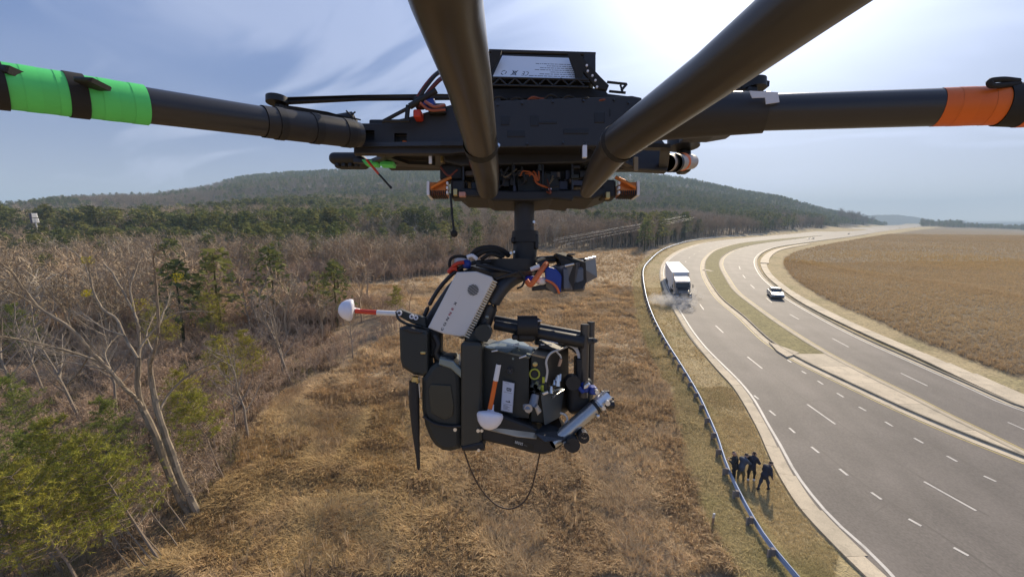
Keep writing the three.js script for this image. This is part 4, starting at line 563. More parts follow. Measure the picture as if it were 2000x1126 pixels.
// ---------------------------------------------------------------- marker post, sign, power lines
{
  const p = rayHit(1391, 1031); p.y = base(p.x, p.z) - 0.02; const o = thing('marker_post', 'short brown marker post with a white cap in the grass beside the guardrail', 'post', p, 0.2); o.rotation.z = -0.06;
  piece('stake', new RoundedBoxGeometry(0.12, 0.62, 0.05, 2, 0.01).translate(0, 0.31, 0), std(0.25, 0.17, 0.11, 0.8), o); piece('reflector', new RoundedBoxGeometry(0.125, 0.2, 0.054, 2, 0.01).translate(0, 0.7, 0), std(0.5, 0.46, 0.42, 0.6), o); piece('cap', new THREE.SphereGeometry(0.07, 12, 8).scale(1, 0.5, 0.6).translate(0, 0.82, 0), std(0.85, 0.85, 0.83, 0.5), o);
  const sheetW = new THREE.MeshPhysicalMaterial({ color: new THREE.Color().setRGB(0.9, 0.89, 0.86), roughness: 0.9, transmission: 0.55, thickness: 0 }); const top = atDepth(66, 416, 112), bx = V(top.x, landHeight(top.x, top.z), top.z), H = top.y - bx.y; const g = thing('pole_sign', 'tall white two panel roadside sign above the far woods at left', 'sign', bx, 0.35);
  piece('pole', new THREE.CylinderGeometry(0.14, 0.18, H - 1.5, 12).translate(0, (H - 1.5) / 2, 0), std(0.6, 0.58, 0.55, 0.6), g); piece('upper_panel', new RoundedBoxGeometry(1.05, 1.15, 0.25, 2, 0.03).translate(0, H - 0.6, 0), sheetW, g); piece('lower_panel', new RoundedBoxGeometry(1.25, 1.15, 0.25, 2, 0.03).translate(0.05, H - 1.95, 0.02), sheetW, g); piece('cabinet_edge', new RoundedBoxGeometry(0.4, 2.6, 0.35, 2, 0.03).translate(-0.85, H - 1.4, -0.05), std(0.09, 0.08, 0.12, 0.7), g);
  const wires = [[[1360, 424], [1250, 442], [1090, 473]], [[1340, 421], [1250, 437], [1085, 466]], [[1352, 428], [1250, 447], [1100, 478]], [[1330, 424], [1240, 440], [1080, 470]]]; const a0 = atDepth(1345, 424, 185); const w = thing('power_line', 'faint overhead power cables crossing in front of the hill right of the gimbal', 'power line', a0);
  for (const q of wires) { const c = new THREE.QuadraticBezierCurve3(atDepth(...q[0], 185), atDepth(...q[1], 165), atDepth(...q[2], 135)); piece('wire', new THREE.TubeGeometry(c, 24, 0.035, 6).translate(-a0.x, -a0.y, -a0.z), std(0.5, 0.47, 0.42, 0.5), w); }
}
// ---------------------------------------------------------------- the aircraft and what hangs from it
// measured in the aircraft's own frame: x right, y up, -z ahead, metres from the lens that rides on its leg
const P3 = (px, py, d) => V((px - 1000) / F * d, (563 - py) / F * d, -d);
const TILT = new THREE.Matrix4().makeRotationX(-PITCH);
function rig(name, label, category, at, group) { const c = P3(...at), o = new THREE.Group(); o.name = numbered(name); o.position.copy(c.clone().applyMatrix4(TILT)).add(V(0, EYE, 0)); o.rotation.x = -PITCH; scene.add(o); tag(o, label, category, group);
  const add = (n, geos, mat, parent = o) => { let g = Array.isArray(geos) ? mergeGeometries(geos.map((x) => { const y = x.index ? x.toNonIndexed() : x; for (const k of Object.keys(y.attributes)) if (!['position', 'normal', 'uv'].includes(k)) y.deleteAttribute(k); if (!y.attributes.uv) y.setAttribute('uv', new THREE.Float32BufferAttribute(new Array(y.attributes.position.count * 2).fill(0), 2)); return y; })) : geos; g = g.clone(); g.translate(-c.x, -c.y, -c.z); return piece(n, g, mat, parent); };
  return [o, add]; }
// solids
function taper(list, sides = 22) { // [px, py, depth, width in px]: a round bar whose width follows
  const pts = list.map(([x, y, d]) => P3(x, y, d)), rad = list.map(([, , d, w]) => w / 2 * d / F), pos = [], nor = [], uv = [], idx = [];
  pts.forEach((p, i) => { const t = (i === 0 ? pts[1].clone().sub(p) : i === pts.length - 1 ? p.clone().sub(pts[i - 1]) : pts[i + 1].clone().sub(pts[i - 1])).normalize(), u = (Math.abs(t.y) > 0.9 ? V(1, 0, 0) : UP.clone()).cross(t).normalize(), w = t.clone().cross(u); for (let k = 0; k <= sides; k++) { const a = k / sides * 6.28319, n = u.clone().multiplyScalar(Math.cos(a)).addScaledVector(w, Math.sin(a)); const q = p.clone().addScaledVector(n, rad[i]); pos.push(q.x, q.y, q.z); nor.push(n.x, n.y, n.z); uv.push(k / sides, i); } });
  const m = sides + 1; for (let i = 0; i < pts.length - 1; i++) for (let k = 0; k < sides; k++) { const a = i * m + k, b = a + 1, c = a + m, d = c + 1; idx.push(a, b, c, b, d, c); }
  for (const [i, s] of [[0, 1], [pts.length - 1, -1]]) { const t = (i ? pts[i].clone().sub(pts[i - 1]) : pts[0].clone().sub(pts[1])).normalize(), o = pos.length / 3; pos.push(pts[i].x, pts[i].y, pts[i].z); nor.push(t.x, t.y, t.z); uv.push(0, 0); for (let k = 0; k <= sides; k++) { const q = (i * m + k) * 3; pos.push(pos[q], pos[q + 1], pos[q + 2]); nor.push(t.x, t.y, t.z); uv.push(0, 0); } for (let k = 0; k < sides; k++) s > 0 ? idx.push(o, o + 1 + k, o + 2 + k) : idx.push(o, o + 2 + k, o + 1 + k); }
  const g = new THREE.BufferGeometry(); g.setAttribute('position', new THREE.Float32BufferAttribute(pos, 3)); g.setAttribute('normal', new THREE.Float32BufferAttribute(nor, 3)); g.setAttribute('uv', new THREE.Float32BufferAttribute(uv, 2)); g.setIndex(idx); return g; }
function wire(list, r, seg = 40) { const c = new THREE.CatmullRomCurve3(list.map((p) => P3(...p)), false, 'centripetal'); return new THREE.TubeGeometry(c, seg, r, 8); }
function slab(poly, d, t, bev = 0.0015, holes = []) { // a plate cut to an outline, t thick, its near face at depth d
  const q = ([x, y]) => new THREE.Vector2((x - 1000) / F * d, (563 - y) / F * d), sh = new THREE.Shape(poly.map(q)); for (const h of holes) sh.holes.push(new THREE.Path(h.map(q)));
  return new THREE.ExtrudeGeometry(sh, { depth: Math.max(0.0004, t - 2 * bev), bevelEnabled: bev > 0, bevelSize: bev, bevelOffset: -bev, bevelThickness: bev, bevelSegments: 2, curveSegments: 6 }).translate(0, 0, -d - t + bev); }
function solid(a, b) { // joins two outlines with the same count of corners, each corner [px, py, depth]
  const A = a.map((p) => P3(...p)), B = b.map((p) => P3(...p)), n = A.length, pos = []; const T = (x, y, z) => { for (const v of [x, y, z]) pos.push(v.x, v.y, v.z); };
  for (let i = 1; i < n - 1; i++) { T(A[0], A[i], A[i + 1]); T(B[0], B[i + 1], B[i]); } for (let i = 0; i < n; i++) { const j = (i + 1) % n; T(A[i], B[i], A[j]); T(A[j], B[i], B[j]); }
  const g = new THREE.BufferGeometry(); g.setAttribute('position', new THREE.Float32BufferAttribute(pos, 3)); g.setAttribute('uv', new THREE.Float32BufferAttribute(new Array(pos.length / 3 * 2).fill(0), 2)); g.computeVertexNormals(); return g; }
const back = (poly, dd) => poly.map(([x, y, d]) => { const k = d / (d + dd); return [1000 + (x - 1000) * k, 563 + (y - 563) * k, d + dd]; });
const rect = (x0, y0, x1, y1) => [[x0, y0], [x0, y1], [x1, y1], [x1, y0]];
function bx(x0, y0, x1, y1, d, t, r = 0.003) { const a = P3(x0, y0, d), b = P3(x1, y1, d), w = Math.abs(b.x - a.x), h = Math.abs(b.y - a.y); return new RoundedBoxGeometry(w, h, t, 3, Math.min(r, w / 2.1, h / 2.1, t / 2.1)).translate((a.x + b.x) / 2, (a.y + b.y) / 2, -d - t / 2); }
function disc(px, py, d, rpx, t, axis = 'z', sides = 24) { const g = new THREE.CylinderGeometry(rpx * d / F, rpx * d / F, t, sides); if (axis === 'z') g.rotateX(Math.PI / 2); if (axis === 'x') g.rotateZ(Math.PI / 2); const p = P3(px, py, d); return g.translate(p.x, p.y, p.z); }
function ringAt(px, py, d, rpx, tube, axis) { const g = new THREE.TorusGeometry(rpx * d / F, tube, 8, 28); if (axis) g.lookAt(axis); const p = P3(px, py, d); return g.translate(p.x, p.y, p.z); }
function band(a, b, t0, t1, wpx, k = 1.05) { const L = (t) => [0, 1, 2].map((q) => lerp(a[q], b[q], t)); const w = (t) => wpx(t) * k; return taper([[...L(t0), w(t0)], [...L(t1), w(t1)]]); }
// materials
const micro = greyTexture(256, (u, v) => 0.8 + (fbm(u * 60, v * 60, 3, 3, 60) - 0.5) * 0.4, 0.03);
const weave = greyTexture(64, (u, v) => { const a = Math.floor(u * 8), b = Math.floor(v * 8); return (a + b) % 2 ? 0.72 : 0.95; }, 0.02);
const carbon = std(0.058, 0.050, 0.039, 0.3), carbonArm = std(0.034, 0.032, 0.032, 0.3), carbonFlat = std(0.024, 0.022, 0.022, 0.5), black = std(0.012, 0.012, 0.013, 0.55), rubber = std(0.02, 0.019, 0.018, 0.85), darkMetal = std(0.035, 0.035, 0.037, 0.42, 0.5), gun = std(0.055, 0.058, 0.064, 0.42, 0.55), greenish = std(0.20, 0.235, 0.235, 0.3, 0.7), camBlack = std(0.017, 0.02, 0.018, 0.5), silver = std(0.72, 0.71, 0.70, 0.28, 0.9), whiteP = std(0.74, 0.74, 0.78, 0.45), greenB = std(0.105, 0.69, 0.163, 0.45), orange = std(0.72, 0.14, 0.012, 0.5), orangeB = std(0.69, 0.133, 0.012, 0.45), orangeMetal = std(0.62, 0.19, 0.04, 0.4, 0.5), red = std(0.55, 0.045, 0.02, 0.55), green = std(0.11, 0.72, 0.17, 0.5), blue = std(0.012, 0.04, 0.26, 0.45), tapeWhite = std(0.62, 0.62, 0.64, 0.6), boot = std(0.26, 0.23, 0.18, 0.8), brass = std(0.55, 0.42, 0.18, 0.35, 0.8);
function print(w, h, draw, bg = null) { const cv = document.createElement('canvas'); cv.width = w; cv.height = h; const g = cv.getContext('2d'); if (bg) { g.fillStyle = bg; g.fillRect(0, 0, w, h); } draw(g); const t = new THREE.CanvasTexture(cv); t.colorSpace = THREE.SRGBColorSpace; t.magFilter = THREE.LinearFilter; return t; }
// a printed sheet lying on a face: corners tl, bl, br, tr in the aircraft frame
function sheetQuad(c) { const p = c.map((q) => P3(...q)), g = new THREE.BufferGeometry(); g.setAttribute('position', new THREE.Float32BufferAttribute([0, 1, 2, 0, 2, 3].flatMap((i) => [p[i].x, p[i].y, p[i].z]), 3)); const U = [[0, 1], [0, 0], [1, 0], [1, 1]]; g.setAttribute('uv', new THREE.Float32BufferAttribute([0, 1, 2, 0, 2, 3].flatMap((i) => U[i]), 2)); g.computeVertexNormals(); return g; }

{ // ------------------------------------------------ multirotor
  const [o, add] = rig('multirotor_drone', 'large black multirotor drone with round carbon arms, hanging over the bank', 'drone', [1000, 290, 0.66]);
  // left arm: green tape, strap, clamp sleeve
  { const a = [-60, 158, 0.325], b = [700, 263, 0.60], w = (t) => lerp(86, 46, t), L = (t) => [0, 1, 2].map((q) => lerp(a[q], b[q], t)); const tx = (x) => (x + 60) / 760;
    // even steps in px need the depth to follow 1/d
    const at = (x) => { const t = tx(x), d = 1 / lerp(1 / a[2], 1 / b[2], t); return [x, lerp(a[1], b[1], t), d]; }, W = (x) => lerp(88, 50, tx(x));
    const arm = add('arm', taper([[...at(-60), W(-60)], [...at(150), W(150) * 0.97], [...at(330), W(330) * 0.95], [...at(520), W(520) * 0.95], [...at(700), W(700) * 0.94]]), carbonArm);
    for (const [x0, x1] of [[8, 140], [163, 283]]) for (let i = 0; i < 4; i++) { const a = lerp(x0, x1, i / 4), b = lerp(x0, x1, (i + 1) / 4), k = [1.032, 1.044, 1.036, 1.05][i]; add('green_tape', taper([[...at(a), W(a) * k], [...at(b), W(b) * k]]), i % 2 ? green : greenB, arm); }
    const st = add('strap', taper([[...at(128), W(128) * 1.09], [...at(166), W(166) * 1.09]]), rubber, arm); add('strap_buckle', [slab([[140, 147], [176, 149], [173, 158], [140, 157]], 0.352, 0.02, 0.002)], black, st);
    add('strap', taper([[...at(-20), W(-20) * 1.1], [...at(8), W(8) * 1.1]]), rubber, arm); add('strap_buckle', slab([[-10, 122], [12, 125], [8, 140], [-10, 138]], 0.325, 0.02, 0.002), black, arm);
    add('sleeve', taper([[...at(512), W(512) * 1.02], [...at(690), W(690) * 1.03]]), carbonFlat);
    for (const x of [536, 606, 668]) add('clamp_ring', taper([[...at(x), W(x) * 1.07], [...at(x + 15), W(x + 15) * 1.07]]), black);
    // propeller folded over the arm
    const p = add('propeller_hub', [disc(541, 196, 0.53, 20, 0.008, 'y'), bx(534, 199, 550, 222, 0.526, 0.012)], black);
    const blade = (n, list, th) => add(n, solid(list.map(([x, y0, y1, d]) => [x, y0, d]).concat(list.slice().reverse().map(([x, y0, y1, d]) => [x, y1, d])), back(list.map(([x, y0, y1, d]) => [x, y0, d]).concat(list.slice().reverse().map(([x, y0, y1, d]) => [x, y1, d])), th)), carbonFlat, p);
    blade('propeller_blade', [[524, 190, 199, 0.53], [556, 190, 199, 0.53], [700, 185, 192, 0.57], [860, 183, 191, 0.62], [1000, 187, 190, 0.67]], 0.008);
    blade('propeller_blade', [[545, 204, 212, 0.525], [580, 208, 220, 0.545], [640, 218, 232, 0.58], [690, 232, 238, 0.62]], 0.012); }
  // right arm: orange tape, sleeve, white tape
  { const at = (x) => { const t = (x - 1290) / 760, d = 1 / lerp(1 / 0.58, 1 / 0.44, t); return [x, lerp(226, 203, t), d]; }, W = (x) => lerp(66, 70, (x - 1290) / 760);
    const arm = add('arm', taper([[...at(1290), W(1290)], [...at(2060), W(2060)]]), carbonArm);
    add('sleeve', taper([[...at(1288), 92], [...at(1380), 84], [...at(1496), 76]]), carbonFlat);
    for (let i = 0; i < 4; i++) { const a = lerp(1829, 1956, i / 4), b = lerp(1829, 1956, (i + 1) / 4), k = [1.022, 1.032, 1.025, 1.036][i]; add('orange_tape', taper([[...at(a), W(a) * k], [...at(b), W(b) * k]]), i % 2 ? orange : orangeB, arm); } add('orange_tape', taper([[...at(1995), W(1995) * 1.2], [...at(2060), W(2060) * 1.2]]), orange, arm);
    const st = add('strap', taper([[...at(1952), W(1952) * 1.1], [...at(1999), W(1999) * 1.18]]), rubber, arm); add('strap_loop', wire([[1990, 158, 0.44], [1955, 155, 0.44], [1934, 159, 0.44], [1936, 166, 0.44], [1960, 166, 0.44], [1992, 164, 0.44]], 0.003), rubber, st);
    add('white_tape', [slab([[1464, 177], [1520, 180], [1523, 199], [1497, 203], [1495, 190], [1470, 191]], 0.505, 0.001, 0)], tapeWhite, arm);
    const p = add('propeller_hub', [disc(1474, 165, 0.56, 21, 0.012, 'y'), bx(1464, 166, 1482, 182, 0.55, 0.014)], black);
    add('propeller_blade', solid([[1410, 177, 0.58], [1445, 158, 0.57], [1480, 152, 0.56], [1504, 158, 0.56], [1503, 168, 0.56], [1480, 172, 0.56], [1445, 174, 0.57]], back([[1410, 177, 0.58], [1445, 158, 0.57], [1480, 152, 0.56], [1504, 158, 0.56], [1503, 168, 0.56], [1480, 172, 0.56], [1445, 174, 0.57]], 0.03)), carbonFlat, p);
    add('propeller_blade', slab([[1340, 258], [1435, 259], [1395, 266], [1340, 266]], 0.7, 0.03, 0.001), carbonFlat, p); }
  // body: walls, plates, trusses
  const wallA = add('side_plate', slab([[690, 240], [742, 240], [806, 226], [880, 204], [962, 196], [962, 292], [880, 300], [690, 300]], 0.62, 0.012, 0.0015, [rect(701, 252, 733, 276).reverse(), rect(768, 258, 796, 282).reverse()]), carbonFlat);
  add('recess', [bx(696, 246, 738, 282, 0.633, 0.02), bx(764, 254, 800, 286, 0.633, 0.02)], black); add('plug', bx(784, 273, 795, 281, 0.625, 0.01), orange);
  add('side_plate', slab([[960, 196], [1235, 186], [1254, 190], [1262, 284], [960, 288]], 0.60, 0.014, 0.002), carbonFlat);
  for (const [x0, y0, x1, y1] of [[978, 226, 995, 244], [1036, 225, 1052, 246], [1050, 236, 1088, 241], [1190, 212, 1193, 226]]) add('plate_detail', bx(x0, y0, x1, y1, 0.599, 0.004, 0.001), black);
  { const r = rng(931); for (const [x, y] of [[972, 204], [1020, 201], [1080, 198], [1140, 196], [1200, 194], [1228, 200], [972, 278], [1030, 280], [1100, 278], [1180, 276], [1240, 272]]) add('plate_screw', disc(x, y, 0.5985, 2.2, 0.003, 'z', 10), gun); for (const [x0, y0, x1, y1] of [[1100, 250, 1150, 262], [1160, 218, 1182, 240], [990, 254, 1026, 268], [1196, 240, 1220, 262]]) add('slot', bx(x0, y0, x1, y1, 0.599, 0.006, 0.002), black);
    for (let i = 0; i < 9; i++) { const x = 890 + 34 * i, y = 192 + 4 * r(); add('cable', wire([[x, y + 6, 0.605], [x + 14, y - 8 * r(), 0.6], [x + 36, y + 3, 0.61]], 0.0016), i % 4 ? rubber : std(0.2, 0.05, 0.02, 0.6)); add('bracket', bx(x + 8, y - 4, x + 20, y + 6, 0.62, 0.03, 0.002), i % 2 ? black : carbonFlat); } }
  add('inner_frame', bx(720, 232, 1240, 292, 0.66, 0.12), black);
  // bottom plate: a level sheet seen from below, cut out at the sides
  { const hp = (px, d) => { const y = 0.213; return [px, 563 - y * F / d, d]; }; const sheetAt = (xs, t) => { const A = xs.map(([x, d]) => hp(x, d)); const B = A.map(([x, py, d]) => { const p = P3(x, py, d); return [x, 563 - (p.y + t) * F / d, d]; }); return solid(A, B); };
    const lat = (list) => list.map((q) => sheetAt(q, 0.006));
    add('bottom_plate', lat([[[860, 0.61], [1130, 0.61], [1140, 0.76], [870, 0.76]]]), carbonFlat);
    add('plate_truss', lat([[[690, 0.615], [862, 0.61], [866, 0.625], [700, 0.63]], [[690, 0.69], [862, 0.71], [864, 0.73], [690, 0.70]], [[700, 0.63], [718, 0.63], [800, 0.705], [785, 0.705]], [[790, 0.625], [808, 0.625], [735, 0.70], [718, 0.70]], [[850, 0.62], [866, 0.62], [866, 0.72], [850, 0.72]], [[1130, 0.61], [1310, 0.62], [1310, 0.635], [1130, 0.625]], [[1130, 0.73], [1300, 0.735], [1300, 0.75], [1130, 0.75]], [[1150, 0.625], [1168, 0.625], [1250, 0.735], [1235, 0.735]], [[1240, 0.63], [1258, 0.63], [1190, 0.735], [1172, 0.735]], [[1290, 0.62], [1310, 0.62], [1304, 0.75], [1286, 0.75]]]), gun); }
  add('green_tape', [slab([[706, 311], [738, 313], [735, 321], [712, 320]], 0.69, 0.02, 0.001), slab([[741, 313], [768, 315], [766, 322], [741, 321]], 0.69, 0.02, 0.001)], green);
  // far arms and motors
  add('motor', [bx(638, 294, 706, 317, 0.70, 0.05, 0.012), ...[0, 1, 2, 3].map((i) => bx(652 + i * 13, 308, 662 + i * 13, 326, 0.705, 0.012, 0.003))], black);
  const tw = add('end_plate', slab([[1180, 296], [1290, 268], [1308, 290], [1304, 334], [1240, 330], [1180, 316]], 0.72, 0.02, 0.002), gun);
  add('arm_stub', taper([[1302, 318, 0.73, 34], [1350, 316, 0.86, 28]]), std(0.35, 0.30, 0.26, 0.5)); add('orange_ring', taper([[1326, 316, 0.80, 34], [1334, 316, 0.81, 34]]), orange); for (const x of [1308, 1316]) add('clip_ring', taper([[x, 318, 0.745, 36], [x + 4, 318, 0.75, 36]]), black);
  add('motor', [disc(1335, 277, 0.84, 30, 0.022, 'y'), disc(1335, 265, 0.84, 6, 0.012, 'y'), bx(1330, 288, 1352, 334, 0.85, 0.03, 0.006)], darkMetal);
  add('motor_top', [taper([[662, 236, 0.63, 26], [690, 228, 0.64, 20]]), bx(668, 222, 690, 234, 0.63, 0.02)], black); add('antenna_star', [wire([[676, 216, 0.63], [692, 232, 0.63]], 0.0012), wire([[694, 218, 0.63], [676, 232, 0.63]], 0.0012), wire([[672, 226, 0.63], [704, 234, 0.63]], 0.0012)], black);
  // hoops and cables up to the battery
  add('strut', [taper([[746, 238, 0.6, 7], [806, 206, 0.6, 7]]), taper([[797, 206, 0.6, 9], [794, 236, 0.6, 9]]), taper([[748, 236, 0.6, 6], [800, 236, 0.6, 6]]), taper([[800, 208, 0.6, 12], [852, 176, 0.6, 12]])], black);
  add('power_cable', wire([[808, 205, 0.605], [822, 180, 0.6], [846, 150, 0.6], [880, 128, 0.64]], 0.0032), std(0.12, 0.015, 0.012, 0.5)); add('power_cable', wire([[818, 208, 0.605], [832, 186, 0.6], [856, 158, 0.6], [886, 140, 0.64]], 0.0032), std(0.10, 0.012, 0.012, 0.5)); add('power_cable', wire([[812, 206, 0.603], [828, 176, 0.598], [851, 146, 0.6], [880, 120, 0.64]], 0.0026), black);
  add('connector', bx(824, 190, 848, 205, 0.60, 0.02), blue); add('connector', bx(806, 212, 822, 228, 0.60, 0.02), red); add('connector', [bx(806, 186, 824, 202, 0.598, 0.024), bx(836, 200, 870, 220, 0.61, 0.02)], black);
  add('signal_cable', [wire([[830, 198, 0.595], [848, 208, 0.59], [868, 205, 0.6]], 0.0022), wire([[820, 200, 0.595], [838, 214, 0.6], [870, 214, 0.6]], 0.002)], std(0.35, 0.1, 0.06, 0.5));
  add('orange_cover', slab([[1038, 190], [1044, 188], [1068, 191], [1062, 195], [1038, 195]], 0.612, 0.01, 0.001), std(0.3, 0.07, 0.02, 0.6));
  add('standoff', bx(837, 292, 843, 319, 0.63, 0.004, 0.001), whiteP); add('standoff', bx(860, 296, 866, 316, 0.66, 0.004, 0.001), brass); add('standoff', bx(1138, 276, 1147, 307, 0.60, 0.006, 0.001), whiteP); add('standoff', bx(1238, 306, 1247, 333, 0.66, 0.005, 0.001), boot);
  // hub below: mounting block, boards, orange wiring, heat sinks
  add('hub', slab([[884, 300], [1150, 296], [1164, 330], [1166, 350], [1120, 356], [1116, 388], [950, 390], [946, 360], [900, 352], [880, 330]], 0.69, 0.07, 0.004), black);
  add('lower_plate', slab([[890, 372], [904, 366], [1000, 372], [1120, 370], [1190, 364], [1200, 374], [1160, 388], [1122, 386], [1118, 392], [1080, 388], [1044, 392], [962, 391], [950, 385], [905, 384]], 0.645, 0.09, 0.003), black);
  add('lower_plate', slab([[862, 292], [1160, 288], [1166, 306], [1140, 318], [900, 324], [868, 316]], 0.65, 0.09, 0.003), carbonFlat);
  { const r = rng(901), mats = [black, carbonFlat, camBlack, darkMetal, std(0.03, 0.035, 0.06, 0.5), std(0.09, 0.07, 0.055, 0.6)]; // electronics packed between the plates
    for (let i = 0; i < 46; i++) { const x = 898 + 250 * r(), y = 322 + 44 * r(), w = 5 + 16 * r(), h = 5 + 14 * r(), d = 0.648 + 0.04 * r(), m = mats[Math.floor(r() * mats.length)]; r() < 0.3 ? add('capacitor', taper([[x, y, d, w * 0.6], [x + 1, y + h, d, w * 0.6]], 12), m) : add('module', bx(x, y, x + w, y + h, d, 0.012, 0.001), m); }
    for (let i = 0; i < 16; i++) { const x = 890 + 240 * r(), y = 318 + 40 * r(), d = 0.643, x2 = x + 70 * (r() - 0.5), y2 = y + 40 * (r() - 0.3); add('cable', wire([[x, y, d], [(x + x2) / 2 + 20 * (r() - 0.5), (y + y2) / 2 + 14, d - 0.006], [x2, y2, d]], 0.0009 + 0.0012 * r()), i % 5 === 0 ? std(0.16, 0.035, 0.015, 0.5) : i % 5 === 1 ? std(0.10, 0.075, 0.04, 0.5) : rubber); }
    for (const x of [905, 948, 1004, 1060, 1118, 1150]) add('standoff', taper([[x, 318, 0.655, 5], [x, 370, 0.655, 5]], 10), gun); }
  add('hub_plate', slab([[1008, 340], [1090, 338], [1094, 376], [1012, 378]], 0.662, 0.006, 0.001), camBlack);
  add('side_block', [bx(858, 318, 905, 352, 0.66, 0.03, 0.006), bx(880, 350, 908, 386, 0.645, 0.03, 0.004), bx(1176, 350, 1204, 386, 0.645, 0.03, 0.004)], black);
  { const dim = std(0.34, 0.075, 0.012, 0.55); for (let i = 0; i < 7; i++) add('orange_wire', wire([[1016 + i * 6, 344 - (i % 3) * 4, 0.642], [1022 + i * 5, 334 + (i % 2) * 5, 0.639], [1040 + i * 2, 340 + i * 2, 0.638], [1046, 352, 0.64]], 0.0011), dim); add('orange_wire', wire([[1044, 350, 0.64], [1050, 358, 0.638], [1064, 364, 0.64], [1077, 368, 0.644]], 0.0016), dim); }
  for (const m of [0, 1]) { const X = (x) => m ? 2083 - x : x; const hs = add('heat_sink', bx(Math.min(X(838), X(872)), 355, Math.max(X(838), X(872)), 380, 0.64, 0.03, 0.002), orangeMetal); for (let i = 0; i < 8; i++) { const x = X(841 + i * 4); add('fin', bx(x - 0.9, 371, x + 0.9, 381.5, 0.636, 0.03, 0.0005), black, hs); } add('fin_plate', bx(Math.min(X(833), X(838.5)), 353, Math.max(X(833), X(838.5)), 381, 0.636, 0.034, 0.001), whiteP, hs); add('lug_strip', [0, 1, 2].map((i) => bx(Math.min(X(871), X(875)), 354 + i * 9, Math.max(X(871), X(875)), 360 + i * 9, 0.634, 0.01, 0.001)), whiteP, hs); add('orange_wire', wire([[X(842), 366, 0.635], [X(860), 356, 0.632], [X(880), 346, 0.64]], 0.003), orangeMetal, hs); }
  add('lug', bx(896, 374, 909, 383, 0.636, 0.01, 0.001), std(0.5, 0.25, 0.2, 0.5)); add('lug', bx(885, 368, 893, 381, 0.637, 0.01, 0.001), brass); add('lug', bx(1184, 374, 1192, 387, 0.637, 0.01, 0.001), brass); add('screw', [disc(1074, 369, 0.64, 3, 0.004), disc(973, 284, 0.56, 4, 0.004), disc(1042, 436, 0.64, 2.5, 0.03)], silver);
  // rod aerials hanging below
  add('rod_aerial', taper([[716, 312, 0.64, 5], [740, 340, 0.64, 4.5]]), red); add('rod_aerial', taper([[740, 340, 0.64, 4], [756, 358, 0.64, 3.5], [764, 367, 0.64, 5]]), black);
  const bl = add('ball_aerial', taper([[880, 378, 0.64, 4.5], [883, 420, 0.64, 4.5], [887, 456, 0.64, 4.5]]), black); add('ball', new THREE.SphereGeometry(7 * 0.64 / F, 16, 12).translate(...P3(887, 456, 0.64).toArray()), rubber, bl);
  // two legs reaching up past the lens
  { const leg = add('leg', taper([[848, -130, 0.17, 190], [872, 0, 0.205, 143], [915, 160, 0.31, 92], [940, 283, 0.46, 63]]), carbon); add('foot', taper([[936, 270, 0.455, 60], [944, 305, 0.48, 58], [950, 340, 0.53, 50], [953, 370, 0.575, 41], [954, 376, 0.58, 36]]), carbon, leg); add('clamp', [taper([[937.5, 278, 0.452, 68], [940, 289, 0.462, 67]]), bx(964, 280, 974, 292, 0.46, 0.006)], rubber, leg); }
  { const leg = add('leg', taper([[1780, -160, 0.165, 190], [1577, 0, 0.205, 141], [1390, 147, 0.29, 100], [1203, 283, 0.42, 72]]), carbon); add('foot', taper([[1207, 280, 0.415, 70], [1180, 318, 0.47, 56], [1160, 350, 0.53, 40], [1146, 374, 0.58, 26]]), carbon, leg); add('clamp', taper([[1215, 275, 0.41, 77], [1206, 281, 0.417, 76]]), rubber, leg); }
  // battery tray with its trusses
  add('battery_tray', [slab([[1096, 168], [1180, 172], [1188, 182], [1232, 188], [960, 194], [955, 172]], 0.63, 0.08, 0.002)], black);
  const truss = [[[956, 151], [1150, 156]], [[958, 166], [1150, 170]]].map(([a, b]) => taper([[...a, 0.60, 4], [...b, 0.60, 4]])); for (let i = 0; i < 6; i++) { const x = 962 + i * 30; truss.push(taper([[x, 166, 0.60, 3.5], [x + 14, 153, 0.60, 3.5]]), taper([[x + 14, 153, 0.60, 3.5], [x + 29, 167, 0.60, 3.5]])); }
  add('tray_truss', truss, black); add('tray_truss', [taper([[1186, 160, 0.64, 5], [1224, 164, 0.64, 5]]), taper([[1224, 164, 0.64, 5], [1214, 176, 0.64, 5]]), taper([[1190, 178, 0.64, 5], [1222, 181, 0.64, 5]]), taper([[1212, 166, 0.64, 4], [1216, 178, 0.64, 4]])], black);
}
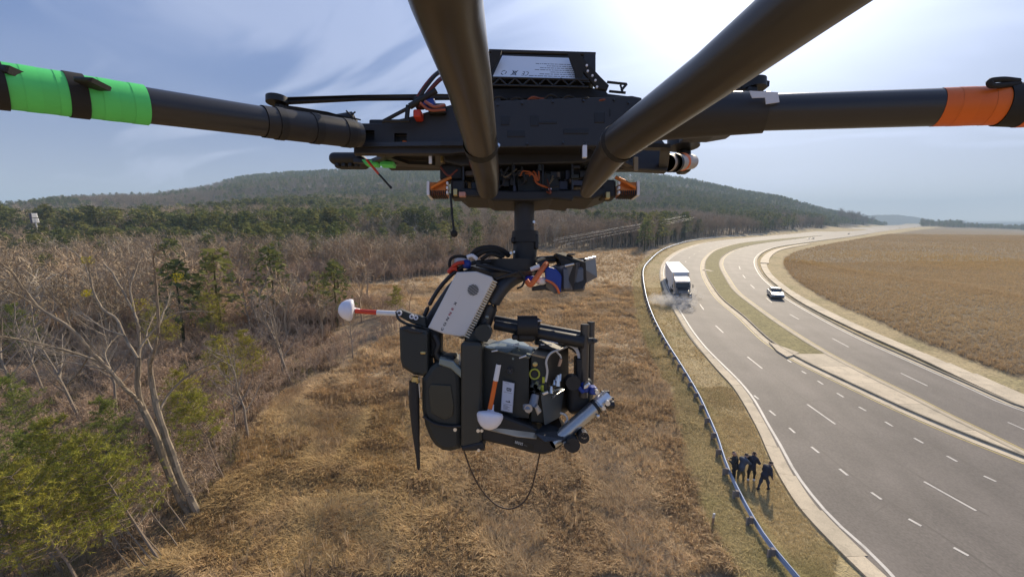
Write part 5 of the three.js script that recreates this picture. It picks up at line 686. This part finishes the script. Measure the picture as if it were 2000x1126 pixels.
{ // ------------------------------------------------ flight battery
  const [o, add] = rig('flight_battery', 'silver labelled flight battery strapped on top of the drone under a black frame', 'battery', [1060, 140, 0.64]);
  add('case', solid([[955, 99, 0.635], [944, 156, 0.615], [1150, 160, 0.615], [1163, 160, 0.62], [1163, 106, 0.64]], back([[955, 99, 0.635], [944, 156, 0.615], [1150, 160, 0.615], [1163, 160, 0.62], [1163, 106, 0.64]], 0.07)), black);
  add('frame_bar', [taper([[955, 100, 0.627, 8], [1163, 106, 0.632, 8]]), bx(1140, 104, 1164, 152, 0.628, 0.01, 0.002)], carbonFlat);
  const pr = print(720, 220, (g) => { g.save(); g.translate(720, 220); g.rotate(Math.PI); g.fillStyle = '#2b3542'; g.font = '52px sans-serif'; g.fillText('CE', 438, 70); g.lineWidth = 6; g.strokeStyle = '#2b3542'; g.strokeRect(545, 40, 24, 30); g.beginPath(); g.moveTo(535, 32); g.lineTo(580, 78); g.moveTo(580, 32); g.lineTo(535, 78); g.stroke(); g.beginPath(); g.arc(645, 55, 19, 0.3, 1.9); g.stroke(); g.beginPath(); g.arc(645, 55, 19, 2.4, 4); g.stroke(); g.beginPath(); g.arc(645, 55, 19, 4.5, 6.1); g.stroke(); const r = rng(5); for (let i = 0; i < 7; i++) { let x = 20; g.font = '15px sans-serif'; while (x < 395 - (i % 3) * 60) { const w = 10 + r() * 38; g.fillRect(x, 30 + i * 20, w, 5); x += w + 7; } } g.restore(); }, '#dbe3ee');
  add('label', sheetQuad([[981, 108.5, 0.622], [961, 152, 0.6105], [1133, 157, 0.6105], [1112, 113, 0.622]]), new THREE.MeshStandardMaterial({ map: pr, roughness: 0.25, metalness: 0.1 }));
  add('strap', slab([[961, 97], [980, 97], [976, 112], [960, 137], [948, 137]], 0.605, 0.006, 0.001), rubber); 
  const s2 = add('strap', slab([[1109, 101], [1131, 103], [1148, 122], [1172, 148], [1190, 166], [1186, 176], [1166, 172], [1140, 140], [1136, 156], [1126, 156], [1122, 136], [1116, 122]], 0.604, 0.006, 0.001), rubber);
  for (const [x, y] of [[1146, 128], [1148, 139], [1157, 148], [1163, 157], [1166, 170]]) add('eyelet', disc(x, y, 0.603, 2.2, 0.003), whiteP, s2);
}
{ // ------------------------------------------------ gimbal
  const [o, add] = rig('camera_gimbal', 'black three axis camera gimbal hanging on a mast below the drone', 'gimbal', [1000, 640, 0.66]);
  add('mast', taper([[1024, 386, 0.68, 39], [1024, 470, 0.68, 40]]), carbonFlat); add('mast_collar', [taper([[1026, 452, 0.68, 52], [1026, 474, 0.68, 54]]), taper([[1026, 474, 0.68, 48], [1024, 518, 0.68, 46], [1018, 530, 0.68, 40]])], black);
  add('quick_release', [bx(998, 462, 1006, 474, 0.665, 0.02), bx(1044, 456, 1052, 486, 0.665, 0.02)], darkMetal);
  add('bolt', [disc(998, 494, 0.66, 2.5, 0.01), disc(1004, 492, 0.66, 2, 0.01), disc(1042, 437, 0.655, 2.2, 0.006)], silver);
  add('pan_motor', [disc(1000, 522, 0.68, 52, 0.024, 'y'), bx(955, 512, 1052, 528, 0.655, 0.05, 0.006)], black);
  add('top_deck', [solid([[912, 516, 0.66], [980, 504, 0.69], [1062, 506, 0.69], [1040, 528, 0.64], [960, 532, 0.63]], back([[912, 522, 0.66], [980, 510, 0.69], [1062, 512, 0.69], [1040, 540, 0.64], [960, 544, 0.63]], 0.004))], gun);
  add('deck_rod', [taper([[930, 516, 0.63, 8], [1010, 534, 0.63, 7]]), taper([[968, 545, 0.62, 5], [1012, 530, 0.63, 5]])], darkMetal);
  const ck = (list) => { const c = new THREE.CatmullRomCurve3(list.map(([x, y, d]) => P3(x, y, d))); const n = 26; return taper(Array.from({ length: n + 1 }, (_, i) => { const p = c.getPoint(i / n), d = -p.z, t = i / n * (list.length - 1), k = Math.min(list.length - 2, Math.floor(t)); return [1000 + p.x / d * F, 563 - p.y / d * F, d, lerp(list[k][3], list[k + 1][3], t - k)]; })); };
  add('yoke_arm', ck([[1064, 516, 0.68, 30], [1020, 533, 0.66, 30], [985, 556, 0.645, 31], [962, 590, 0.64, 30], [946, 630, 0.64, 30], [930, 668, 0.64, 28], [922, 690, 0.64, 26]]), gun);
  add('yoke_plate', slab([[985, 520], [930, 516], [900, 530], [872, 558], [846, 596], [824, 630], [816, 655], [850, 662], [862, 646], [910, 664], [930, 640], [960, 580], [985, 552]], 0.665, 0.018, 0.004), gun);
  add('yoke_rim', ck([[985, 512, 0.655, 8], [930, 512, 0.652, 8], [895, 526, 0.65, 8], [860, 560, 0.65, 8], [836, 600, 0.65, 8], [820, 640, 0.65, 8]]), darkMetal);
  add('upper_post', [bx(938, 576, 952, 680, 0.67, 0.02, 0.004)], black); add('cap', bx(964, 592, 970, 610, 0.67, 0.01, 0.002), black);
  // left bracket with its bolts
  const br = add('bracket', slab([[772, 606], [780, 603], [800, 611], [830, 620], [832, 640], [806, 632], [790, 624], [776, 616]], 0.62, 0.014, 0.002), camBlack); add('bracket_rim', wire([[774, 608, 0.618], [778, 622, 0.616], [794, 632, 0.616], [822, 638, 0.618]], 0.002), camBlack, br);
  for (const [x, y, k] of [[779.5, 611, 6], [804, 618, 5], [812, 620, 5]]) { const b = add('washer', new THREE.TorusGeometry(k * 0.62 / F * 0.7, 0.0012, 8, 18).translate(...P3(x, y, 0.617).toArray()), whiteP, br); add('bolt', disc(x, y, 0.619, k * 0.45, 0.004), darkMetal, b); }
  // receiver box at the far left, roll motor housing, upright
  add('receiver_box', slab([[778, 640], [790, 636], [828, 646], [836, 650], [836, 728], [826, 736], [806, 732], [784, 718], [780, 700]], 0.60, 0.045, 0.005), camBlack); add('receiver_lid', slab([[786, 642], [800, 638], [826, 648], [822, 652], [800, 650]], 0.598, 0.03, 0.002), darkMetal);
  add('hinge', [bx(836, 640, 860, 700, 0.62, 0.03, 0.006), bx(846, 690, 868, 712, 0.615, 0.03, 0.006), wire([[848, 654, 0.612], [856, 672, 0.61], [852, 690, 0.61], [862, 706, 0.61]], 0.0045), bx(858, 694, 888, 704, 0.61, 0.03, 0.003)], black);
  add('hinge_lug', bx(820, 686, 831, 692, 0.597, 0.01, 0.002), brass);
  const hs = add('roll_motor', slab([[838, 716], [850, 706], [880, 702], [894, 716], [900, 742], [902, 878], [880, 884], [862, 882], [848, 872], [838, 858], [828, 832], [822, 800], [822, 740]], 0.60, 0.075, 0.008), camBlack);
  add('motor_cap', slab([[836, 760], [842, 750], [880, 752], [886, 790], [884, 812], [868, 820], [842, 806]], 0.598, 0.004, 0.001), std(0.035, 0.034, 0.024, 0.3), hs); add('motor_ring', wire([[826, 812, 0.597], [846, 826, 0.597], [872, 832, 0.597], [900, 832, 0.597]], 0.0022), black, hs); add('screw', [disc(889, 838, 0.597, 3.5, 0.004), disc(934, 840, 0.588, 3.5, 0.004), disc(941, 840, 0.588, 3, 0.004), disc(935, 878, 0.588, 3, 0.004)], silver, hs);
  add('motor_shoulder', slab([[858, 698], [886, 704], [892, 712], [906, 724], [902, 740], [880, 720], [856, 712]], 0.597, 0.03, 0.002), greenish, hs);
  add('rod', taper([[898, 690, 0.61, 2.4], [899, 728, 0.61, 2.4]]), silver);
  add('upright', [bx(899, 668, 942, 880, 0.59, 0.05, 0.006)], std(0.030, 0.030, 0.024, 0.42)); add('upright_foot', slab([[900, 872], [942, 862], [947, 874], [946, 881], [902, 881]], 0.588, 0.04, 0.003), black);
  add('upright_head', [bx(906, 640, 944, 680, 0.61, 0.04, 0.01), disc(945, 648, 0.61, 16, 0.03), taper([[930, 640, 0.6, 10], [955, 662, 0.6, 10]])], camBlack);
  add('knob', [new THREE.SphereGeometry(0.0028, 10, 8).translate(...P3(951, 619, 0.605).toArray()), disc(1002, 700, 0.59, 2, 0.003)], greenish);
  // top rails and clamp, right hand posts
  add('top_rail', taper([[966, 622, 0.68, 13], [1140, 655, 0.66, 16]]), gun); add('top_rail', taper([[966, 634, 0.64, 19], [1050, 650, 0.63, 22], [1140, 668, 0.62, 26]]), darkMetal);
  add('rail_clamp', [bx(1008, 640, 1046, 668, 0.615, 0.05, 0.006), disc(1030, 636, 0.62, 20, 0.03, 'x'), bx(1036, 622, 1056, 636, 0.62, 0.02, 0.003), bx(1000, 654, 1012, 664, 0.61, 0.02, 0.003)], black); add('clamp_edge', [taper([[1014, 625, 0.615, 3], [1032, 620, 0.615, 3], [1046, 624, 0.615, 3]]), taper([[1036, 628, 0.612, 3], [1058, 626, 0.612, 3]])], silver);
  add('right_block', slab([[1046, 655], [1136, 666], [1136, 700], [1118, 684], [1096, 676], [1046, 674]], 0.64, 0.03, 0.003), black);
  for (const [x0, x1, y, d] of [[1134, 1151, 634, 0.63], [1147, 1162, 629, 0.66]]) { const c = (x0 + x1) / 2, p = add('side_post', taper([[c, y, d, x1 - x0], [c - 3, 775, d, (x1 - x0) * 1.02]]), std(0.075, 0.062, 0.05, 0.3, 0.2)); add('post_cap', disc(c, y, d, (x1 - x0) / 2 * 0.95, 0.002, 'y'), gun, p); }
  add('post_clip', [bx(1146, 660, 1163, 672, 0.625, 0.012, 0.003), disc(1162, 664, 0.62, 4, 0.012)], gun);
  add('ribbon_cable', [0, 1, 2].map((i) => wire([[1108 + i * 2, 672, 0.632], [1122 + i * 2, 680, 0.63], [1129 + i * 1.5, 694, 0.63], [1131 + i, 714, 0.63]], 0.0016)), std(0.5, 0.5, 0.52, 0.4));
  add('lower_knuckle', [bx(1110, 740, 1160, 812, 0.63, 0.05, 0.01), disc(1118, 745, 0.615, 14, 0.02), bx(1126, 700, 1146, 756, 0.625, 0.03)], black);
  add('blue_fitting', [bx(1134, 748, 1152, 768, 0.618, 0.02, 0.004), bx(1152, 756, 1168, 772, 0.615, 0.02, 0.004), taper([[1126, 752, 0.615, 8], [1140, 766, 0.612, 8]])], blue); add('fitting_cap', [slab([[1141, 752], [1150, 746], [1154, 750], [1148, 758], [1140, 760]], 0.61, 0.012, 0.002), disc(1165, 764, 0.605, 4, 0.01)], silver);
  // lower cradle: plate, silver boom, knobs, wordmark
  add('cradle', slab([[938, 834], [946, 826], [985, 812], [1040, 832], [1062, 846], [1100, 838], [1112, 850], [1102, 868], [1084, 882], [1062, 889], [1040, 886], [990, 872], [938, 860]], 0.595, 0.06, 0.004), black);
  add('cradle_deck', solid([[940, 836, 0.592], [986, 808, 0.62], [1030, 822, 0.62], [1052, 838, 0.60], [1048, 856, 0.588], [1010, 852, 0.588]], back([[940, 838, 0.592], [986, 810, 0.62], [1030, 824, 0.62], [1052, 840, 0.60], [1048, 858, 0.588], [1010, 854, 0.588]], 0.002)), std(0.50, 0.44, 0.34, 0.4, 0.5));
  add('cradle_lip', solid([[1044, 846, 0.586], [1066, 824, 0.62], [1104, 840, 0.60], [1100, 858, 0.584], [1064, 862, 0.582]], back([[1044, 848, 0.586], [1066, 826, 0.62], [1104, 842, 0.60], [1100, 860, 0.584], [1064, 864, 0.582]], 0.003)), gun);
  const boom = add('boom', taper([[1078, 866, 0.59, 21], [1100, 848, 0.60, 27], [1160, 796, 0.62, 27], [1168, 789, 0.623, 27]]), std(0.45, 0.45, 0.44, 0.3, 0.85)); add('boom_end', taper([[1166, 791, 0.622, 29], [1186, 774, 0.63, 29]]), silver, boom); add('boom_ring', taper([[1160, 796, 0.621, 30], [1165, 792, 0.622, 30]]), black, boom);
  add('clamp_knob', [disc(1190, 790, 0.62, 8, 0.014, 'x'), disc(1182, 768, 0.63, 6, 0.012, 'x'), bx(1186, 776, 1200, 782, 0.63, 0.01, 0.002)], darkMetal); add('clamp_bolt', [disc(1186, 786, 0.612, 5, 0.008), disc(1178, 795, 0.61, 4, 0.01), new THREE.SphereGeometry(0.003, 10, 8).translate(...P3(1168, 812, 0.61).toArray())], silver);
  add('end_knob', [disc(1138, 850, 0.60, 11, 0.02), disc(1116, 862, 0.595, 14, 0.03), disc(1106, 866, 0.588, 6, 0.02)], black); add('end_cap', [disc(1140, 847, 0.596, 7, 0.012), disc(1104, 866, 0.584, 4, 0.004)], silver);
  const wm = print(256, 64, (g) => { g.fillStyle = '#b9bcbc'; g.font = 'italic bold 40px sans-serif'; g.fillText('MōVI', 20, 44); g.font = '24px sans-serif'; g.globalAlpha = 0.6; g.fillText('Pro', 140, 44); }, '#0c0c0d');
  add('wordmark', sheetQuad([[1002, 855.5, 0.5945], [1002, 868, 0.5945], [1042, 880, 0.5945], [1042, 867.5, 0.5945]]), new THREE.MeshStandardMaterial({ map: wm, roughness: 0.5 }));
  add('loose_cable', wire([[906, 880, 0.60], [916, 908, 0.602], [931, 941, 0.605], [950, 968, 0.61], [972, 987, 0.61], [998, 993, 0.61], [1022, 981, 0.61], [1037, 955, 0.608], [1047, 920, 0.605], [1054, 886, 0.60]], 0.0012, 90), std(0.06, 0.035, 0.02, 0.6));
  // wiring and fittings on top, left of the mast
  add('wire_loop', [wire([[905, 528, 0.66], [888, 532, 0.655], [878, 518, 0.65], [882, 504, 0.65], [896, 500, 0.65], [912, 502, 0.65]], 0.0026), wire([[922, 498, 0.655], [934, 488, 0.65], [958, 484, 0.65], [978, 488, 0.66], [994, 498, 0.67]], 0.005), wire([[926, 504, 0.65], [944, 492, 0.645], [966, 490, 0.65], [984, 500, 0.66]], 0.0035), wire([[940, 506, 0.645], [958, 496, 0.64], [980, 502, 0.65]], 0.003)], rubber);
  add('clear_fitting', [bx(886, 500, 914, 518, 0.648, 0.02, 0.006)], std(0.45, 0.44, 0.46, 0.3)); add('white_fitting', wire([[912, 502, 0.64], [922, 499, 0.64], [932, 506, 0.64]], 0.003), whiteP); add('blue_fitting', [bx(902, 506, 920, 524, 0.642, 0.02, 0.006)], blue); add('orange_wire', [wire([[884, 520, 0.644], [894, 514, 0.64], [906, 512, 0.642]], 0.003), wire([[876, 532, 0.65], [884, 524, 0.648], [894, 524, 0.645]], 0.004)], red);
  add('orange_wire', [wire([[1028, 548, 0.63], [1036, 556, 0.628], [1046, 544, 0.625], [1060, 524, 0.63], [1068, 514, 0.64]], 0.0042), wire([[1066, 546, 0.63], [1080, 553, 0.627], [1088, 562, 0.625], [1092, 572, 0.63]], 0.002)], std(0.66, 0.16, 0.05, 0.5)); add('white_fitting', [bx(1048, 540, 1068, 556, 0.632, 0.02, 0.006), taper([[1036, 526, 0.635, 8], [1054, 520, 0.635, 10]])], whiteP); add('blue_fitting', bx(1026, 538, 1048, 552, 0.636, 0.02, 0.006), std(0.02, 0.02, 0.3, 0.5)); add('cable_tie', wire([[1014, 532, 0.625], [1024, 544, 0.622], [1020, 558, 0.622], [1010, 563, 0.625]], 0.0016), rubber);
  add('battery_mount', [slab([[1040, 560], [1072, 552], [1090, 566], [1092, 572], [1066, 566], [1040, 568]], 0.66, 0.03, 0.002), bx(1050, 500, 1088, 512, 0.69, 0.04, 0.004), taper([[1044, 504, 0.68, 6], [1088, 501, 0.69, 6]])], gun);
}
{ // ------------------------------------------------ gimbal battery
  const [o, add] = rig('gimbal_battery', 'grey block battery held by a dark strap on the right of the gimbal mast', 'battery', [1110, 535, 0.66]);
  const f = [[1068, 524, 0.65], [1066, 560, 0.655], [1084, 574, 0.65], [1120, 565, 0.63], [1124, 514, 0.625], [1104, 519, 0.635]], g = [[1110, 505, 0.70], [1110, 538, 0.70], [1128, 548, 0.70], [1167, 541, 0.675], [1163, 502, 0.675], [1146, 504, 0.69]];
  add('case', solid(f, g), std(0.15, 0.15, 0.165, 0.3, 0.5));
  add('case', bx(1098, 519, 1144, 569, 0.632, 0.05, 0.006), std(0.13, 0.13, 0.145, 0.3, 0.5));
  add('strap', solid([[1086, 494, 0.66], [1088, 498, 0.655], [1126, 516, 0.622], [1120, 566, 0.622], [1138, 564, 0.626], [1146, 550, 0.63], [1144, 512, 0.63], [1100, 492, 0.665]], back([[1086, 494, 0.66], [1088, 498, 0.655], [1126, 516, 0.622], [1120, 566, 0.622], [1138, 564, 0.626], [1146, 550, 0.63], [1144, 512, 0.63], [1100, 492, 0.665]], 0.05)), std(0.05, 0.045, 0.038, 0.7)); add('strap_tail', bx(1110, 494, 1124, 497, 0.64, 0.02, 0.001), boot);
  add('end_sleeve', [slab([[1064, 526], [1072, 520], [1086, 524], [1094, 532], [1098, 540], [1096, 570], [1090, 572], [1080, 556], [1066, 550]], 0.628, 0.01, 0.003)], std(0.01, 0.04, 0.28, 0.4));
  add('trim', [taper([[1104, 519, 0.63, 5], [1122, 515, 0.625, 5]]), taper([[1142, 507, 0.64, 6], [1163, 502, 0.66, 5]])], silver);
}
{ // ------------------------------------------------ video transmitter
  const [o, add] = rig('video_transmitter', 'white rectangular video transmitter with round vent and ribbed edge on the gimbal yoke', 'transmitter', [903, 596, 0.61]);
  const face = [[892, 531], [930, 529.5], [960, 540], [964, 547], [908, 656], [898, 657], [866, 652], [835, 640]];
  const bodyM = std(0.62, 0.61, 0.60, 0.4);
  add('case', slab(face, 0.61, 0.022, 0.002), bodyM);
  const e0 = [963, 545], e1 = [908, 656]; for (let i = 0; i < 24; i++) { const t = (i + 0.5) / 24, x = lerp(e0[0], e1[0], t), y = lerp(e0[1], e1[1], t); const c = P3(x + 4, y + 2, 0.62), b = new RoundedBoxGeometry(0.0085, 0.0022, 0.02, 2, 0.0008).rotateZ(-0.44).translate(c.x, c.y, c.z); add('rib', b, std(0.66, 0.58, 0.44, 0.5)); }
  add('edge', solid([[964, 547, 0.612], [908, 656, 0.612], [898, 657, 0.612], [902, 662, 0.632], [914, 662, 0.632], [970, 556, 0.632]].slice(0, 6), back([[964, 547, 0.612], [908, 656, 0.612], [898, 657, 0.612], [902, 662, 0.632], [914, 662, 0.632], [970, 556, 0.632]], 0.001)), std(0.60, 0.52, 0.38, 0.5));
  const vent = []; for (let i = 0; i < 8; i++) { const t = (i - 3.5) / 4, half = Math.sqrt(1 - t * t) * 11, c = P3(924 + t * 4, 566 + t * 10, 0.6093); vent.push(new RoundedBoxGeometry(half * 2 * 0.61 / F, 0.00105, 0.001, 1, 0.0003).rotateZ(0.38).translate(c.x, c.y, c.z)); } add('vent_slots', vent, black);
  const txt = print(512, 96, (g) => { g.clearRect(0, 0, 512, 96); g.font = 'bold 62px sans-serif'; g.fillStyle = '#15222f'; g.fillText('C O N', 8, 68); g.fillStyle = '#a03a4c'; g.fillText('N E', 188, 68); g.fillStyle = '#15222f'; g.fillText('X', 318, 68); g.font = '24px sans-serif'; g.fillStyle = '#3d566f'; g.fillText('· · · · · ·', 376, 62); });
  add('wordmark', sheetQuad([[857.5, 645, 0.6095], [866, 649, 0.6095], [908, 566, 0.6095], [899.5, 562, 0.6095]].map((p, i) => p)), new THREE.MeshStandardMaterial({ map: txt, transparent: true, roughness: 0.4 }));
}
{ // ------------------------------------------------ white dome aerials
  const dome = (R) => new THREE.LatheGeometry([[0, 1], [0.3, 0.95], [0.62, 0.76], [0.86, 0.45], [0.99, 0.08], [1, -0.1], [0.9, -0.24], [0.6, -0.32], [0.28, -0.36], [0.22, -0.5], [0.2, -0.85], [0, -0.86]].map(([x, y]) => new THREE.Vector2(x * R, y * R)), 36);
  const make = (label, tip, stem, R, dir) => { const [o, add] = rig('dome_aerial', label, 'aerial', tip, 'white dome aerials on the gimbal'); const c = P3(...tip), d = V(...dir).normalize(); const g = dome(R).applyQuaternion(new THREE.Quaternion().setFromUnitVectors(UP, d)); add('dome', g.translate(c.x, c.y, c.z), std(0.74, 0.74, 0.82, 0.4)); stem.forEach(([a, b, m, w]) => add(m === 0 ? 'white_sleeve' : 'red_sleeve', taper([[...a, w], [...b, w]]), m === 0 ? std(0.72, 0.72, 0.73, 0.5) : m === 1 ? red : orange)); return o; };
  make('white dome aerial on a red and white stem pointing left from the gimbal bracket', [683, 605, 0.62], [[[694, 607, 0.62], [737, 610, 0.62], 1, 9], [[736, 610, 0.62], [776, 612, 0.62], 0, 10]], 21.5 * 0.62 / F, [-1, 0.1, 0.35]);
  make('white dome aerial on an orange and white stem hanging before the cinema camera', [957, 812, 0.575], [[[957, 798, 0.575], [968, 742, 0.575], 2, 9], [[968, 743, 0.575], [974, 711, 0.575], 0, 10]], 26 * 0.575 / F, [-0.12, -1, 0.3]);
}
{ // ------------------------------------------------ whip aerial
  const [o, add] = rig('whip_aerial', 'black tapered whip aerial pointing down below the box at the gimbal left', 'aerial', [810, 830, 0.6]);
  add('base', [taper([[812, 735, 0.6, 14], [811, 746, 0.6, 18]])], brass); add('rod', taper([[809, 744, 0.6, 20], [809, 790, 0.6, 20], [812, 840, 0.6, 15], [816, 890, 0.6, 8], [817.5, 914, 0.6, 6], [817.5, 917, 0.6, 3]]), black); add('joint', slab([[797, 772], [803, 764], [806, 800], [804, 806], [799, 796]], 0.598, 0.012, 0.002), black); add('clip', bx(797, 763, 803, 772, 0.597, 0.006, 0.001), boot); add('lead', taper([[817, 736, 0.598, 2.2], [820, 776, 0.598, 2.2]]), silver);
}
{ // ------------------------------------------------ cinema camera
  const [o, add] = rig('cinema_camera', 'dark cinema camera body seen from behind, cradled in the gimbal', 'camera', [1030, 750, 0.64]);
  const mod = add('module', solid([[942, 676, 0.615], [942, 812, 0.615], [1033, 816, 0.605], [1033, 696, 0.605]], back([[942, 676, 0.615], [942, 812, 0.615], [1033, 816, 0.605], [1033, 696, 0.605]], 0.10)), camBlack);
  add('side_panel', slab([[1036, 692], [1070, 694], [1070, 828], [1036, 824]], 0.612, 0.09, 0.002), camBlack);
  add('io_panel', solid([[1070, 694, 0.612], [1070, 828, 0.612], [1112, 800, 0.66], [1110, 674, 0.66]], back([[1070, 694, 0.612], [1070, 828, 0.612], [1112, 800, 0.66], [1110, 674, 0.66]], 0.05)), std(0.07, 0.062, 0.05, 0.4, 0.3));
  const top = add('top_plate', solid([[944, 677, 0.613], [1034, 697, 0.603], [1046, 682, 0.64], [1024, 668, 0.67], [996, 660, 0.68], [962, 668, 0.65]], back([[944, 680, 0.613], [1034, 700, 0.603], [1046, 685, 0.64], [1024, 671, 0.67], [996, 663, 0.68], [962, 671, 0.65]], 0.001)), greenish);
  add('top_step', solid([[962, 680, 0.61], [990, 689, 0.60], [1012, 678, 0.62], [978, 668, 0.64]], back([[962, 682, 0.61], [990, 691, 0.60], [1012, 680, 0.62], [978, 670, 0.64]], 0.003)), std(0.26, 0.31, 0.32, 0.3, 0.6), top);
  add('edge_trim', [taper([[960, 686, 0.602, 3], [972, 684, 0.602, 4]]), taper([[1014, 699, 0.6, 3], [1028, 694, 0.6, 4]]), taper([[1002, 674, 0.62, 3], [1014, 671, 0.62, 4]])], silver, top);
  add('cover', solid([[1038, 690, 0.611], [1064, 696, 0.607], [1096, 682, 0.65], [1056, 674, 0.66]], back([[1038, 694, 0.611], [1064, 700, 0.607], [1096, 686, 0.65], [1056, 678, 0.66]], 0.001)), std(0.28, 0.25, 0.2, 0.4, 0.4));
  const rd = add('card_reader', solid([[1052, 664, 0.63], [1052, 678, 0.628], [1088, 684, 0.62], [1102, 672, 0.64], [1066, 660, 0.66]], back([[1052, 668, 0.63], [1052, 682, 0.628], [1088, 688, 0.62], [1102, 676, 0.64], [1066, 664, 0.66]], 0.002)), black); add('reader_lines', [taper([[1056, 663, 0.625, 2.5], [1090, 670, 0.62, 2.5]]), taper([[1062, 661, 0.63, 2], [1098, 668, 0.632, 2]]), bx(1056, 672, 1064, 674, 0.618, 0.004), bx(1070, 672, 1078, 674, 0.618, 0.004)], silver, rd);
  add('side_screw', [new THREE.TorusGeometry(5 * 0.605 / F, 0.0008, 8, 20).translate(...P3(996, 724, 0.6035).toArray()), disc(996, 724, 0.604, 3, 0.002)], gun);
  const st = print(160, 400, (g) => { g.strokeStyle = '#55606e'; g.lineWidth = 3; g.strokeRect(4, 4, 152, 392); g.fillStyle = '#2d3540'; g.save(); g.translate(92, 60); g.rotate(Math.PI / 2); g.font = 'bold 92px sans-serif'; g.fillText('B', 10, 34); g.font = 'bold 84px sans-serif'; g.fillText('1', 178, 34); g.restore(); g.fillRect(20, 142, 120, 3); g.fillRect(20, 300, 120, 3); g.font = '16px sans-serif'; g.fillText('PLUGS', 40, 28); for (let i = 0; i < 4; i++) g.fillRect(30, 318 + i * 16, 60 + (i % 2) * 26, 5); }, '#c3c9d8');
  add('sticker', sheetQuad([[982, 743, 0.6035], [978, 801, 0.6035], [1001, 806, 0.603], [1005, 748, 0.603]]), new THREE.MeshStandardMaterial({ map: st, roughness: 0.5 }));
  add('port', new THREE.TorusGeometry(9.5 * 0.61 / F, 0.0014, 10, 28).translate(...P3(1044, 730, 0.6105).toArray()), std(0.42, 0.42, 0.05, 0.4)); add('port_core', disc(1044, 730, 0.611, 7, 0.003), black); add('badge', new THREE.SphereGeometry(5.5 * 0.61 / F, 14, 10).scale(1, 0.9, 0.3).translate(...P3(1045, 711, 0.611).toArray()), brass);
  for (const [x, y] of [[1038, 755], [1046, 750], [1040, 764], [1050, 758]]) add('plug', taper([[x, y + 4, 0.60, 9], [x + 3, y - 4, 0.612, 9]], 12), silver);
  add('plug_body', [taper([[1046, 770, 0.597, 15], [1040, 794, 0.592, 18]], 16), taper([[1030, 790, 0.588, 18], [1030, 800, 0.585, 17]], 16)], std(0.2, 0.22, 0.26, 0.4, 0.3)); add('plug_end', [disc(1032, 797, 0.583, 8, 0.004), slab([[1044, 796], [1050, 791], [1058, 804], [1050, 812]], 0.583, 0.012, 0.002)], std(0.42, 0.38, 0.33, 0.4, 0.4));
  add('battery_plate', [solid([[1056, 768, 0.598], [1064, 830, 0.6], [1094, 814, 0.63], [1102, 760, 0.64], [1094, 756, 0.64]], back([[1056, 768, 0.598], [1064, 830, 0.6], [1094, 814, 0.63], [1102, 760, 0.64], [1094, 756, 0.64]], 0.03))], std(0.10, 0.115, 0.12, 0.4, 0.4)); add('plate_edge', [taper([[1078, 776, 0.605, 3], [1102, 761, 0.632, 3]]), slab([[1058, 768], [1070, 763], [1072, 768], [1062, 772]], 0.596, 0.006, 0.001)], silver);
  for (const [x, y, h, w] of [[1076, 768, 14, 9], [1090, 754, 22, 11], [1082, 752, 10, 6], [1094, 744, 14, 6], [1086, 744, 8, 5]]) add('connector', taper([[x, y, 0.612, w], [x + 1, y - h, 0.615, w * 0.7]], 14), silver);
  add('yellow_mark', [bx(1059, 736, 1064, 748, 0.61, 0.003, 0.0008), bx(1057, 752, 1062, 764, 0.609, 0.003, 0.0008)], std(0.5, 0.5, 0.04, 0.5));
  add('white_cable', [wire([[1066, 745, 0.603], [1069, 725, 0.602], [1067, 705, 0.602], [1074, 691, 0.605], [1094, 682, 0.625], [1110, 676, 0.645]], 0.0017), wire([[1087, 686, 0.62], [1095, 696, 0.62], [1096, 706, 0.622], [1092, 714, 0.625]], 0.0014), wire([[1094, 806, 0.61], [1104, 810, 0.61], [1108, 818, 0.61], [1104, 826, 0.61]], 0.0016)], std(0.55, 0.52, 0.47, 0.5)); add('cable_end', taper([[1096, 700, 0.619, 6], [1092, 714, 0.622, 6]]), std(0.5, 0.33, 0.22, 0.5));
}
renderer.render(scene, camera);
